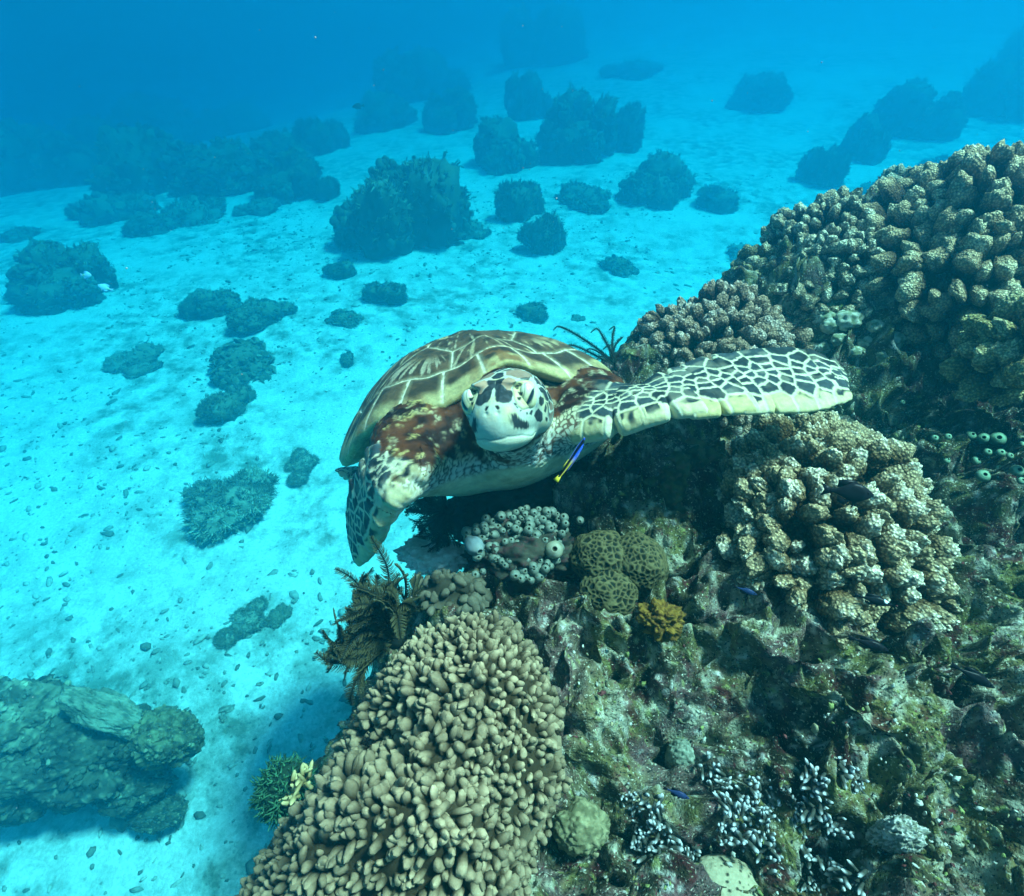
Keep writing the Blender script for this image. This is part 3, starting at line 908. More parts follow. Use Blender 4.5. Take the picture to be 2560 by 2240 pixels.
# ------------------------------------------------------------------ corals
def rnd_rot(rg): return rotm(*(rg.uniform(0, 2*np.pi, 3)))
def fib(n):
    i = np.arange(n)+.5; z = 1-2*i/n; a = i*2.399963
    r = np.sqrt(1-z*z); return np.stack([r*np.cos(a), r*np.sin(a), z], 1)
_lobes = {}
def lobe_variants(level, nw, amp, key):
    k = (level, nw, key)
    if k in _lobes: return _lobes[k]
    out = []
    U, F = ico(level)
    for v in range(5):
        rg = np.random.default_rng(900+v)
        S_ = unit(fib(nw)+rg.normal(0, .35/np.sqrt(nw), (nw, 3))) @ rnd_rot(rg)
        best = np.full(len(U), -1.0)
        for a in range(0, nw, 60): best = np.maximum(best, (U @ S_[a:a+60].T).max(1))
        ang = np.arccos(np.clip(best, -1, 1)); w = np.exp(-(ang/(1.15/np.sqrt(nw)))**2)
        low = fbm(U*1.5+v*7, 2, 300+v)*.38+fbm(U*3.3+v*5, 2, 310+v)*.14
        V = U*(1+low+amp*(w-.3))[:, None]
        out.append((V, F, w, U))
    _lobes[k] = out
    return out
def branching_coral(name, label, cat, c, up, R, H, n, size, base, tip, white, seed, group=None, spread=1.0, mat=None, level=4, nw=70, pw=2.0, wl=.5):
    """a dome of stubby warted branches growing outwards from one foot"""
    rg = np.random.default_rng(seed); B = frame(up)
    mb = MB()
    U, F = ico(4)
    core = U*np.array([R*.58, R*.58, H*.50])*(1+.16*fbm(U*2.2, 3, seed))[:, None]
    core[:, 2] = np.where(core[:, 2] < 0, core[:, 2]*.9, core[:, 2])
    mb.add(core @ B.T, F, np.asarray(base)*.75)
    D = fib(int(n*1.75)); D = D[D[:, 2] > -.22]
    D = unit(D+rg.normal(0, .07, D.shape))
    var = lobe_variants(level, nw, .13, 'w')
    for d in D:
        irr = .90+.20*vnoise(d[None]*2.1+seed*.37, seed)[0]+rg.uniform(-.06, .06)
        p = d*np.array([R, R, H])*irr
        axis_ = unit(d*np.array([1, 1, .9])+np.array([0, 0, .35]))
        s = size*rg.uniform(.78, 1.25)
        V, Fl, w, U0 = var[rg.integers(5)]
        Q = frame(axis_, rg.normal(0, 1, 3))
        sc = np.array([s*rg.uniform(.72, 1.05), s*rg.uniform(.52, .72), s*rg.uniform(1.05, 1.45)])
        loc_ = (V*sc) @ Q.T
        t = U0[:, 2]
        col = mix(np.asarray(base)*.55, base, ss(-.3, .35, t)); col = mix(col, tip, ss(.15, .95, t)*.85)  # coral's own pale tips, strengthened with lit highlights put into the colour
        col = mix(col, tip, w**1.5*ss(.0, .7, t)*.7)
        wa = ss(wl, 1.0, t+.35*(w-.5)+rg.uniform(-.35, .25))*(.35+.65*w)
        col = mix(col, white, wa)
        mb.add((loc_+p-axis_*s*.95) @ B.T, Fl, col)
    o = mb.build(name, mat, None, c)
    return tag(o, label, cat, group)

def finger(n, rings, rg, L, r):
    """one blunt finger along +Z with a slight swelling near its end"""
    t = np.linspace(0, 1, rings)
    prof = np.where(t < .72, .82+.22*np.sin(t/.72*np.pi*.75), 0)
    q = np.clip((t-.72)/.28, 0, 1); cap = np.sqrt(np.maximum(0, 1-q*q))
    k72 = .82+.22*np.sin(np.pi*.75)
    prof = np.where(t < .72, prof, k72*cap)
    th = np.arange(n)*2*np.pi/n
    e = 1+.16*np.sin(th*2+rg.uniform(0, 6))+.07*np.sin(th*3+rg.uniform(0, 6))
    bend = rg.normal(0, .13, 2)
    x = r*prof[:, None]*e*np.cos(th); y = r*prof[:, None]*e*np.sin(th)
    z = np.repeat((t*L)[:, None], n, 1)
    lump_ = 1+.10*np.sin(t*9+rg.uniform(0, 6))[:, None]+.05*np.sin(th*3+t[:, None]*8+rg.uniform(0, 6)); x = x*lump_; y = y*lump_
    x = x+bend[0]*L*(t**2)[:, None]; y = y+bend[1]*L*(t**2)[:, None]
    V = np.stack([x, y, z], -1).reshape(-1, 3)
    return V, grid_faces(rings, n, True), np.repeat(t, n)
def poisson(poly, rmin, rg, tries=14):
    """dart throwing on a fine cell grid"""
    poly = np.asarray(poly); lo, hi = poly.min(0), poly.max(0)
    n = int(tries*np.prod(hi-lo)/rmin**2)
    P = rg.uniform(lo, hi, (n, 2)); P = P[poly_sd(P, poly) > 0]
    cell = {}; keep = []
    for p in P:
        i, j = int((p[0]-lo[0])/rmin), int((p[1]-lo[1])/rmin); ok = True
        for a in (i-1, i, i+1):
            for b in (j-1, j, j+1):
                for q in cell.get((a, b), ()):
                    if (q[0]-p[0])**2+(q[1]-p[1])**2 < rmin*rmin: ok = False
        if ok: cell.setdefault((i, j), []).append(p); keep.append(p)
    return np.array(keep)
def finger_coral(name, label, poly, zfun, spacing, fr, fl, base, tip, seed, mat, lean=(0, 0), lip=None, group=None):
    """a leathery sheet over the polygon, crowded with blunt fingers"""
    rg = np.random.default_rng(seed); poly = np.asarray(poly)
    c0 = np.array([*poly.mean(0), 0]); c0[2] = zfun(poly.mean(0)[None])[0]
    zf0 = zfun
    zfun = lambda G: zf0(G)+.012*fbm(np.concatenate([G*22, G[:, :1]*0], 1), 3, seed)
    mb = MB()
    h = spacing*.42; lo, hi = poly.min(0)-.01, poly.max(0)+.01
    gx = np.arange(lo[0], hi[0], h); gy = np.arange(lo[1], hi[1], h)
    G = np.stack(np.meshgrid(gx, gy, indexing='ij'), -1).reshape(-1, 2)
    d = poly_sd(G, poly); z = zfun(G)
    V = np.concatenate([G, z[:, None]], 1)
    F = grid_faces(len(gx), len(gy))[:, ::-1]; F = F[(d[F] > -.003).all(1)]
    edge = ss(.022, .0, d)
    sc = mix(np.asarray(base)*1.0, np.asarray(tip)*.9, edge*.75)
    mb.add(V-c0, F, sc)
    P = poisson(poly, spacing, rg)
    dp = poly_sd(P, poly)
    e = .012
    Z0, Z1, Z2 = zfun(P), zfun(P+[e, 0]), zfun(P+[0, e])
    for p, dd, za, zb, zc in zip(P, dp, Z0, Z1, Z2):
        zz = (za, zb, zc)
        n = unit(np.array([-(zz[1]-zz[0])/e, -(zz[2]-zz[0])/e, 1.0]))
        if vnoise(np.array([[p[0]*62, p[1]*62, 9.0]]), seed+7)[0] < -.78: continue
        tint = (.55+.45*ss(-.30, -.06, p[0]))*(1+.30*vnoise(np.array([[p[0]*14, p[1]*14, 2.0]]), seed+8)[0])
        big = vnoise(np.array([[p[0]*16, p[1]*16, 4.0]]), seed+5)[0]
        k = 1 if rg.random() < .62 else rg.integers(2, 5)
        for i in range(k):
            ax = unit(n+rg.normal(0, .28 if k == 1 else .42, 3)+np.array([lean[0], lean[1], .15]))
            L = rg.uniform(*fl)*max(.85, 1+.5*big)*(.7+.3*ss(0, .03, dd)); r = rg.uniform(*fr)*max(.85, 1+.35*big)*rg.choice([.75, 1, 1, 1.15])
            Vf, Ff, t = finger(9, 9, rg, L, r)
            Q = frame(ax, rg.normal(0, 1, 3))
            off = np.array([*rg.normal(0, r*.55, 2), 0]) if k > 1 else 0
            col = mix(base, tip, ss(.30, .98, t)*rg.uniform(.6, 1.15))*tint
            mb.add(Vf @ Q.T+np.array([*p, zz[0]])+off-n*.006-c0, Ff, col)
    o = mb.build(name, mat, None, c0)
    return tag(o, label, 'coral', group)

def lump(rg, r, sc=(1, 1, 1), amp=.3, f=2.0, level=4, f2=6, amp2=.08, seed=1):
    U, F = ico(level)
    k = 1+amp*fbm(U*f+seed, 3, seed)+amp2*fbm(U*f2+seed, 3, seed+1)
    return U*k[:, None]*np.asarray(sc)*r, F, U, k

def arm_mesh(pts, r0, pl, step, colour, tipc, rg, pw=.0006):
    """one feathery arm: a tapering stalk with a row of pinnules on either side"""
    P = bez(pts, 40); s = np.concatenate([[0], np.cumsum(np.linalg.norm(np.diff(P, axis=0), axis=1))]); L = s[-1]
    mb = MB()
    V, F = tube(P, np.linspace(r0, r0*.35, 40), 5, rg.normal(0, 1, 3))
    mb.add(V, F, np.asarray(colour)*1.2)
    n = int(L/step); u = np.linspace(.08, .99, n)*L
    C = np.stack([np.interp(u, s, P[:, i]) for i in range(3)], 1); T = unit(np.gradient(C, axis=0))
    side = np.cross(T, unit(rg.normal(0, 1, 3))); side = unit(side)
    up = np.cross(side, T)
    for sgn in (1, -1):
        l = pl*np.sin(np.clip(u/L, .05, 1)*np.pi*.86+.35)**.6*rg.uniform(.8, 1.2, n)
        dirv = unit(side*sgn*.95+up*rg.uniform(.1, .6)+T*.34+rg.normal(0, .10, (n, 3)))
        a = C; b = C+dirv*(l*.55)[:, None]+up*.0; e = C+dirv*l[:, None]+T*(l*.25)[:, None]
        w = pw
        nx = unit(np.cross(dirv, T))*w; ny = unit(np.cross(dirv, nx))*w
        ring = lambda q, k: np.stack([q+nx*k, q-nx*.5*k+ny*.86*k, q-nx*.5*k-ny*.86*k], 1)
        V = np.concatenate([ring(a, 1), ring(b, .9), ring(e, .35)], 1).reshape(-1, 3)      # 9 per pinnule
        o = (np.arange(n)*9)[:, None, None]
        q = np.array([[0, 1, 4, 3], [1, 2, 5, 4], [2, 0, 3, 5], [3, 4, 7, 6], [4, 5, 8, 7], [5, 3, 6, 8]])
        tc = np.tile(np.repeat(np.array([.1, .6, 1.0]), 3), n)
        mb.add(V, (q[None]+o).reshape(-1, 4), mix(colour, tipc, tc))
    return mb
def feather_star(name, label, c, arms, mat, colour, tipc, seed, pl=.011, step=.0034, r0=.0019, pw=.0006):
    root = empty(name, c, label, 'feather star'); rg = np.random.default_rng(seed)
    V, F, U, k = lump(rg, .013, (1, 1, .8), .2, 2, 3)
    MB().add(V, F, colour).build('disc', mat, root)
    for a in arms:
        arm_mesh(a, r0, pl, step, np.asarray(colour)*rg.uniform(.7, 1.3), tipc, rg, pw).build('arm', mat, root)
    return root
def curl_arm(rg, d, L, curl, droop=0.0):
    """points of an arm leaving along d and rolling up towards its end"""
    d = unit(d); s = unit(np.cross(d, rg.normal(0, 1, 3))); pts = [np.zeros(3)]; v = d.copy(); n = 10
    for i in range(n):
        pts.append(pts[-1]+v*L/n)
        a = curl*(i/n)**1.6
        v = unit(v+s*a+np.array([0, 0, -droop])*.15)
    return pts

def sea_squirt_mesh(body, rim, hole, seed, tall=1.25):
    rg = np.random.default_rng(seed)
    n = 22
    z = np.array([-.3, 0, .25, .55, .85, 1.08, 1.20, 1.24, 1.20, 1.0, .8])*tall
    r = np.array([.55, .80, .98, 1.0, .86, .58, .40, .32, .24, .19, .05])
    th = np.arange(n)*2*np.pi/n
    V = np.stack([r[:, None]*np.cos(th), r[:, None]*np.sin(th), np.repeat(z[:, None], n, 1)], -1).reshape(-1, 3)
    V = V*(1+.10*fbm(V*1.3+seed, 2, seed))[:, None]
    band = np.repeat(np.arange(len(z)), n)
    col = mix(body, np.asarray(body)*.55, ss(.15, .5, vnoise(V*3.5, seed)))
    col[(band >= 5) & (band <= 7)] = rim
    col[band >= 8] = hole
    return mesh_np('sea_squirt', V, [grid_faces(len(z), n, True)], col)

# ------------------------------------------------------------------ fish
def fish(name, label, cat, c, fwd, L, prof, wid, colour_fn, mat, upv=(0, 0, 1), bend=0.0, fins=(), group=None, eye=None):
    """a lofted body along +X; prof gives (x, top, bottom) and wid the half width; fins are thin solid plates"""
    root = empty(name, c, label, cat, group)
    X = unit(np.asarray(fwd, float)); Z = np.asarray(upv, float); Z = unit(Z-(Z @ X)*X); Yv = np.cross(Z, X)
    root.matrix_world = Matrix.Translation(Vector([float(v) for v in c])) @ Matrix(np.stack([X, Yv, Z], 1).tolist()).to_4x4()
    t = np.linspace(0, 1, 46); pr = np.asarray(prof)
    top = np.interp(t, pr[:, 0], pr[:, 1]); bot = np.interp(t, pr[:, 0], pr[:, 2]); w = np.interp(t, *np.asarray(wid).T)
    k = np.ones(5)/5; sm = lambda a: np.convolve(np.pad(a, 2, 'edge'), k, 'valid')
    top, bot, w = sm(top), sm(bot), sm(w)
    n = 20; th = np.arange(n)*2*np.pi/n
    zc, zh = (top+bot)/2, (top-bot)/2
    P = np.stack([np.repeat((.5-t)[:, None], n, 1), w[:, None]*np.cos(th), zc[:, None]+zh[:, None]*np.sin(th)], -1).reshape(-1, 3)
    caps = np.stack([np.zeros(n), np.arange(n), (np.arange(n)+1) % n], 1).astype(int)
    bl = lambda Q: Q+np.stack([0*Q[:, 0], bend*(Q[:, 0])**2, 0*Q[:, 0]], 1)
    F = [grid_faces(len(t), n, True)[:, ::-1]]
    V = np.concatenate([P, [[.5, 0, zc[0]], [-.5, 0, zc[-1]]]])
    j = np.arange(n); e = (len(t)-1)*n
    F.append(np.stack([j, (j+1) % n, np.full(n, len(P))], 1)); F.append(np.stack([e+(j+1) % n, e+j, np.full(n, len(P)+1)], 1))
    MB().add(bl(V)*L, F, colour_fn(V)).build('fish_body', mat, root)
    for fname, poly, fc, y, sl in fins:
        q = np.asarray(poly, float); m = len(q); cen = q.mean(0)
        th_ = .006
        def lay(s): return np.stack([q[:, 0], y+sl*(q[:, 1]-q[0, 1])+s*th_, q[:, 1]], 1)
        V = np.concatenate([lay(1), lay(-1), [[cen[0], y+sl*(cen[1]-q[0, 1])+th_*1.4, cen[1]]], [[cen[0], y+sl*(cen[1]-q[0, 1])-th_*1.4, cen[1]]]])
        i = np.arange(m); i2 = (i+1) % m
        F = [np.stack([i, i2, i2+m, i+m], 1), np.stack([i2, i, np.full(m, 2*m)], 1), np.stack([i+m, i2+m, np.full(m, 2*m+1)], 1)]
        MB().add(bl(V)*L, F, np.asarray(fc)).build(fname, mat, root)
    if eye:
        U, Fe = ico(2)
        for s in (1, -1):
            MB().add(bl(U*[eye[2], eye[2]*.5, eye[2]]+[eye[0], s*eye[3], eye[1]])*L, Fe, np.array([.01, .01, .012])).build('eye', mat, root)
    return root

def warty_mat():
    """stony coral: every branch is beaded with little pale warts"""
    m = mat_col('branching_coral_skin', .8, .06, 60, .18, 400, .3, .001)
    t = m.node_tree; N = t.nodes.new; L = t.links.new; b = t.nodes['Principled BSDF']
    src = b.inputs['Base Color'].links[0].from_socket
    tc = N('ShaderNodeTexCoord'); v = N('ShaderNodeTexVoronoi'); v.inputs['Scale'].default_value = 190
    L(tc.outputs['Object'], v.inputs['Vector'])
    r = N('ShaderNodeMapRange'); r.inputs[1].default_value = .62; r.inputs[2].default_value = .22; r.inputs[3].default_value = .50; r.inputs[4].default_value = 1.55
    L(v.outputs['Distance'], r.inputs[0])
    s = N('ShaderNodeVectorMath'); s.operation = 'SCALE'; L(src, s.inputs[0]); L(r.outputs[0], s.inputs['Scale'])
    L(s.outputs[0], b.inputs['Base Color'])
    i = N('ShaderNodeMath'); i.operation = 'SUBTRACT'; i.inputs[0].default_value = 1; L(v.outputs['Distance'], i.inputs[1])
    bp = N('ShaderNodeBump'); bp.inputs['Strength'].default_value = 1.0; bp.inputs['Distance'].default_value = .0035
    L(i.outputs[0], bp.inputs['Height']); L(bp.outputs[0], b.inputs['Normal'])
    return m
# ------------------------------------------------------------------ what grows on the reef
def build_corals():
    M1 = mat_col('stony_coral', .8, .06, 160, .20, 500, .4, .0015)
    BM = warty_mat()
    def foot(px, py, off=0): return hit_reef(px, py, off)
    # rounded brown colony behind the flipper
    branching_coral('branching_coral', 'rounded brown branching coral colony right behind the raised flipper', 'coral', at_depth(1785, 905, 1.50), unit([-.15, -.35, 1]), .235, .165, 430, .0225,
                    [.075, .038, .022], [.38, .235, .15], [.62, .48, .39], 21, mat=BM, wl=.75, level=3)
    branching_coral('branching_coral', 'olive branching coral with pale tips, between the brown colony and the golden one', 'coral', at_depth(2090, 700, 1.58), unit([-.2, -.30, 1]), .24, .21, 430, .0225,
                    [.085, .058, .033], [.47, .36, .22], [.72, .66, .48], 22, mat=BM, wl=.55, level=3)
    branching_coral('branching_coral', 'golden brown branching coral with long drawn-out branches at the right edge of the reef crest', 'coral', at_depth(2480, 640, 1.40), unit([-.25, -.3, 1]), .33, .25, 300, .033,
                    [.10, .060, .033], [.52, .37, .21], [.70, .60, .38], 23, mat=BM, wl=.7, level=3)
    branching_coral('branching_coral', 'white tipped golden branching coral colony below the flipper tip with a black fish over it', 'coral', at_depth(2070, 1320, .99), unit([.05, -.28, 1]), .225, .12, 260, .0255,
                    [.12, .072, .030], [.42, .32, .18], [.72, .68, .53], 24, mat=BM, wl=.72)
    branching_coral('branching_coral', 'small olive coral sprig on the reef edge, left of the olive colony', 'coral', at_depth(1905, 700, 1.62), unit([-.1, -.3, 1]), .105, .095, 55, .027,
                    [.07, .055, .026], [.32, .26, .13], [.56, .5, .37], 25, mat=BM, wl=.7, level=3, nw=90)
    branching_coral('branching_coral', 'pale bushy coral on the skyline above the golden colony', 'coral', at_depth(2290, 520, 1.72), unit([-.1, -.3, 1]), .16, .11, 90, .026,
                    [.14, .12, .08], [.40, .36, .25], [.60, .58, .46], 26, mat=BM, wl=.6, level=3, nw=90)
    branching_coral('branching_coral', 'thick golden coral branches poking out at the right edge under the shadowed crest', 'coral', at_depth(2580, 880, 1.12), unit([-.7, -.4, .6]), .13, .10, 34, .034,
                    [.10, .075, .026], [.36, .29, .12], [.56, .50, .30], 27, mat=BM, wl=.6)
    # blunt-fingered leather coral in front
    E = [(1000, 1560), (1080, 1518), (1150, 1500), (1230, 1512), (1300, 1560), (1350, 1640), (1390, 1720), (1402, 1800), (1424, 1900), (1400, 1970),
         (1352, 2060), (1322, 2150), (1312, 2300), (470, 2330), (570, 2140), (670, 2000), (770, 1880), (850, 1770), (885, 1690), (940, 1620)]
    Ew = np.array([at_z(px, py, -.665)[:2] for px, py in E])
    Lw = np.array([at_z(px, py, -.665)[:2] for px, py in ((1000, 1560), (940, 1620), (885, 1690), (850, 1770), (770, 1880), (670, 2000), (570, 2140), (470, 2330))])
    E2 = np.concatenate([Ew[:13], Lw[::-1][:7]+np.array([-.075, -.02]), [Lw[1]+np.array([-.03, .0])]])
    def ez(G):
        d = poly_sd(G, Ew)
        dl = np.min([seg_dist(G, Lw[i], Lw[i+1])[0] for i in range(7)], axis=0)*(d < 0)*(G[:, 0] < -.02)
        z = -.715+.065*ss(0, .10, d)+.052*np.exp(-((G[:, 0]-.0)**2+(G[:, 1]-.31)**2)/.085**2)+.018*fbm(np.concatenate([G*14, G[:, :1]*0], 1), 2, 33)-.05*ss(-.10, -.28, G[:, 0])
        g = np.exp(-((G[:, 0]+.135)**2+(G[:, 1]-.235)**2)/.035**2)
        return z-.03*ss(.02, -.003, d)-.05*g-1.9*dl
    finger_coral('finger_coral', 'big tan leather coral crowded with blunt fingers, its right rim overhanging', E2, ez, .0076, (.0037, .0056), (.015, .027),
                 [.034, .028, .015], [.30, .25, .15], 31, mat_col('leather_coral', .75, .06, 150, .30, 520, .6, .0012))
    K = [(1040, 1420), (1100, 1400), (1170, 1405), (1220, 1440), (1225, 1490), (1150, 1500), (1060, 1500)]
    Kw = np.array([at_z(px, py, -.76)[:2] for px, py in K])
    finger_coral('finger_coral', 'small dark knobbly coral in the shade between the feather star and the sea squirts', Kw, lambda G: -.795+.05*ss(0, .06, poly_sd(G, Kw)), .015, (.006, .008), (.012, .02),
                 [.035, .032, .02], [.12, .11, .075], 32, M1)
    build_reef_life(M1)

def build_reef_life(M1):
    rg = np.random.default_rng(55)
    MF = mat_col('feather_star_skin', .75, .06, 80, .2, 300, .2, .001)
    # brain coral
    U, F = ico(6)
    def brain(px, py, d, r, sc, label, seed, cells=5.6):
        Q = U*(1+.14*fbm(U*1.8+seed, 2, seed))[:, None]
        f1, f2, idd = worley(U*cells+seed+.25*np.stack([vnoise(U*5, 1), vnoise(U*5, 2), vnoise(U*5, 3)], 1), seed)
        wall = 1-ss(.05, .32, f2-f1)
        V = Q*(1+.055*wall+.01*fbm(U*30, 2, seed))[:, None]*np.asarray(sc)*r
        C = mix([.010, .013, .008], [.115, .10, .045], wall)*(1+.25*fbm(U*9, 2, seed))[:, None]
        o = MB().add(V, F, C).build('brain_coral', M1, None, at_depth(px, py, d))
        tag(o, label, 'coral')
    brain(1500, 1395, .99, .052, (1, 1, .9), 'honeycomb brain coral dome, left one of the pair by the mossy rock', 3)
    brain(1590, 1412, .985, .054, (1, 1, 1.0), 'honeycomb brain coral dome, right one of the pair by the mossy rock', 5, 6.2)
    brain(1520, 1480, .95, .045, (1.1, 1, .8), 'small shadowed honeycomb coral below the two brain domes', 8, 5)
    def deep(px, py, out): return hit_reef(px, py) @ CF-out
    # mossy rock right of the turtle's throat
    def rock(px, py, d, r, sc, label, seed, cols, name='reef_rock', cat='rock', mat=None, lv=6, amp=.4, fr=1.7, up=None):
        V, F2, U2, k = lump(rg, r, sc, amp, fr, lv, 8, .14, seed)
        V = V+U2*(r*.05*fbm(U2*22, 4, seed+3)-r*.05*ss(.25, .1, worley(U2*9, seed)[0]))[:, None]
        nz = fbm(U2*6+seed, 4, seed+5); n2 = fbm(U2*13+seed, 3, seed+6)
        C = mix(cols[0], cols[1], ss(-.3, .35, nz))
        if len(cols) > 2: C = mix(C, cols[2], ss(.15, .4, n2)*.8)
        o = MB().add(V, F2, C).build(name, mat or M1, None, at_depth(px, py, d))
        return tag(o, label, cat)
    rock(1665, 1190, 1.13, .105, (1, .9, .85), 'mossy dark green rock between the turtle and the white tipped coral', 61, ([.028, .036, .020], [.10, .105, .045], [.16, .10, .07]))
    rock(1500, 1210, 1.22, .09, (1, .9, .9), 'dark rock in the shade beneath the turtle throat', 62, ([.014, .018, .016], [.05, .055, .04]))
    rock(1300, 1270, 1.20, .13, (1.3, .7, .8), 'black shaded rock wall under the turtle belly', 63, ([.008, .010, .010], [.035, .035, .03], [.06, .03, .03]))  # near-black colours: the deep shade under the turtle is painted into this rock
    rock(1090, 1385, 1.08, .055, (1.3, .9, .35), 'pale flat coral slab behind the feather star', 64, ([.50, .46, .38], [.78, .76, .68]))
    rock(1655, 1552, deep(1655, 1552, 0.016), .029, (1.1, 1, .85), 'bright orange sponge lump on the reef', 65, ([.08, .042, .010], [.21, .125, .022]), 'sponge', 'sponge', amp=.6, fr=3)
    rock(1705, 1895, deep(1705, 1895, 0.018), .032, (.8, .8, 1.2), 'smooth grey green sponge ball in a dark hollow', 66, ([.13, .16, .12], [.26, .29, .22]), 'sponge', 'sponge', lv=5, amp=.12)
    rock(1450, 2065, deep(1450, 2065, 0.012), .036, (1, .9, 1.0), 'stubby yellowish barrel sponge beside the finger coral', 67, ([.11, .11, .055], [.25, .24, .13]), 'sponge', 'sponge', lv=5, amp=.18)
    rock(2240, 2090, deep(2240, 2090, 0.015), .026, (1, .7, 1.5), 'white knobbly lump standing out near the bottom right', 68, ([.16, .165, .13], [.50, .50, .45], [.16, .18, .11]), 'sponge', 'sponge', amp=.35)
    V, F3, U3, k = lump(rg, .042, (1.15, .9, .6), .12, 2, 6, 5, .03, 69)
    f1, f2, idd = worley(U3*4.6, 71)
    o = MB().add(V, F3, mix([.34, .31, .20], [.03, .03, .02], ss(.28, .18, f1))).build('spotted_coral', M1, None, at_depth(1815, 2225, deep(1815, 2225, .01)))
    tag(o, 'cream coral cushion with dark spots at the bottom edge', 'coral')
    # feather stars
    c1 = at_depth(990, 1600, .755)
    arms = []
    for i in range(95):
        a = rg.uniform(-.75, 2.0)
        d = -CR*math.cos(a)+CU*(.08+math.sin(a))-CF*rg.uniform(-.15, .7)
        arms.append(curl_arm(rg, d, rg.uniform(.070, .130), rg.uniform(.4, 1.2)*(1 if rg.random() < .6 else 1.9)))
    arms.append([CR*0, CR*-.01+CU*.05, CR*-.012+CU*.10, CR*-.035+CU*.145])
    arms.append([CR*0, CR*-.03+CU*.05, CR*-.06+CU*.085, CR*-.085+CU*.10])
    feather_star('feather_star', 'bushy dark feather star with yellowish combs clinging beside the finger coral', c1, arms, MF, [.006, .010, .008], [.085, .095, .045], 71, .0125, .0024, .0022, .0009)
    c2 = at_depth(1560, 945, 1.42); arms = []
    for tx, ty, cu in ((1392, 822, -.03), (1490, 828, .0), (1535, 822, .03), (1470, 880, -.02), (1555, 850, .05), (1500, 900, .0), (1545, 905, .03), (1520, 870, .02), (1420, 870, -.02), (1560, 880, .04)):
        e = at_depth(tx, ty, 1.42+rg.uniform(-.05, .05))-c2
        arms.append([np.zeros(3), e*.35+CU*.01-CR*cu*.6, e*.7+CU*.015-CR*cu*.4, e*.95+CU*.012, e+CR*(-.010 if cu < 0 else -.014)-CU*.004])
    feather_star('feather_star', 'dark feather star with long separate arms curling up behind the turtle shell', c2, arms, MF, [.010, .014, .012], [.035, .05, .035], 72, .008, .0032, .0036, .0010)
    c3 = at_depth(1120, 1275, 1.06); arms = []
    for i in range(48):
        a = rg.uniform(1.6, 4.9)
        d = CR*math.cos(a)+CU*math.sin(a)*.9-CF*rg.uniform(-.2, .6)
        arms.append(curl_arm(rg, d, rg.uniform(.06, .10), rg.uniform(.5, 1.3)))
    feather_star('feather_star', 'black feather star with curled arms hanging below the turtle belly', c3, arms, MF, [.006, .008, .008], [.014, .018, .016], 73, .011, .0028, .0022, .0010)
    c4 = at_depth(962, 1858, .665); arms = []
    for i in range(22):
        d = -CF*rg.uniform(.0, .5)+CR*rg.normal(0, .8)+CU*rg.normal(0, .8)
        arms.append(curl_arm(rg, d, rg.uniform(.020, .030), rg.uniform(.2, .9)))
    feather_star('feather_star', 'small black feather star tucked into a gap of the finger coral', c4, arms, MF, [.005, .006, .007], [.012, .012, .012], 74, .006, .003)
    # sea squirts
    SQ = mat_col('sea_squirt_skin', .35, .06, 60, .15, 200, .2, .001)
    sq = [sea_squirt_mesh([.135, .165, .13], [.17, .205, .165], [.075, .085, .05], s, 1.0+.15*s) for s in range(4)]
    def squirt(me, p, ax, r, label, group, name='sea_squirt'):
        o = link(name, me, SQ)
        o.matrix_world = Matrix.Translation(Vector(p.tolist())) @ Matrix((frame(ax, rg.normal(0, 1, 3))*r).tolist()).to_4x4()
        tag(o, label, 'sea squirt', group)
    pts = []
    poly = np.array([(1160, 1330), (1240, 1285), (1330, 1270), (1420, 1285), (1400, 1370), (1370, 1430), (1330, 1455), (1280, 1440), (1240, 1400), (1180, 1390)])
    for q in poisson(poly/1000., .0128, rg)*1000.:
        pts.append(q)
    for px, py in [(1210, 1430), (1190, 1440), (1335, 1290), (1450, 1300)]: pts.append((px, py))
    for px, py in pts:
        d = .985+.00035*(1370-py)+rg.uniform(-.012, .012)
        ax = unit(-CF*1.0+CU*rg.uniform(-.1, .6)+CR*rg.normal(0, .35))
        squirt(sq[rg.integers(4)], at_depth(px, py, d), ax, rg.uniform(.0062, .0100), 'small pale sea squirt in the dense cluster under the turtle belly', 'sea squirts clustered under the turtle')
    big = sea_squirt_mesh([.17, .23, .245], [.19, .24, .23], [.07, .08, .05], 9, 1.6)
    squirt(big, at_depth(1178, 1356, .975), unit(-CF*.7+CR*.5-CU*.35), .0165, 'large pale blue sea squirt on the left of the cluster', None)
    squirt(sea_squirt_mesh([.24, .25, .17], [.3, .3, .22], [.05, .05, .03], 12, .9), at_depth(1385, 1375, .97), unit(-CF+CU*.3), .0165, 'squat olive sea squirt on the right of the cluster', None)
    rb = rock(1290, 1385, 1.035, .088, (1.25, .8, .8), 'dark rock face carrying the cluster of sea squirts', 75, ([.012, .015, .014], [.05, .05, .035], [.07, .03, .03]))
    # green rimmed cups on the shaded wall at right
    cup = sea_squirt_mesh([.10, .16, .11], [.22, .36, .23], [.02, .03, .02], 21, .8)
    for px, py, r in [(2330, 1105, 9), (2362, 1102, 9), (2418, 1098, 13), (2452, 1106, 15), (2485, 1108, 19), (2545, 1122, 10), (2460, 1140, 10), (2492, 1142, 11), (2355, 1160, 11), (2430, 1162, 12), (2515, 1150, 9),
                      (2490, 1180, 10), (2530, 1188, 16), (2446, 1200, 17), (2540, 1212, 11), (2300, 1040, 8), (2400, 1040, 8), (2555, 1165, 12), (2250, 1015, 7), (2350, 1060, 7)]:
        p = hit_reef(px, py, .01); d = p @ CF
        squirt(cup, p, unit(-CF+CU*.4+CR*rg.normal(-.2, .25)), r*d/FPX*.95, 'round green rimmed cup on the dark wall at the right edge', 'green rimmed cups on the shaded wall')
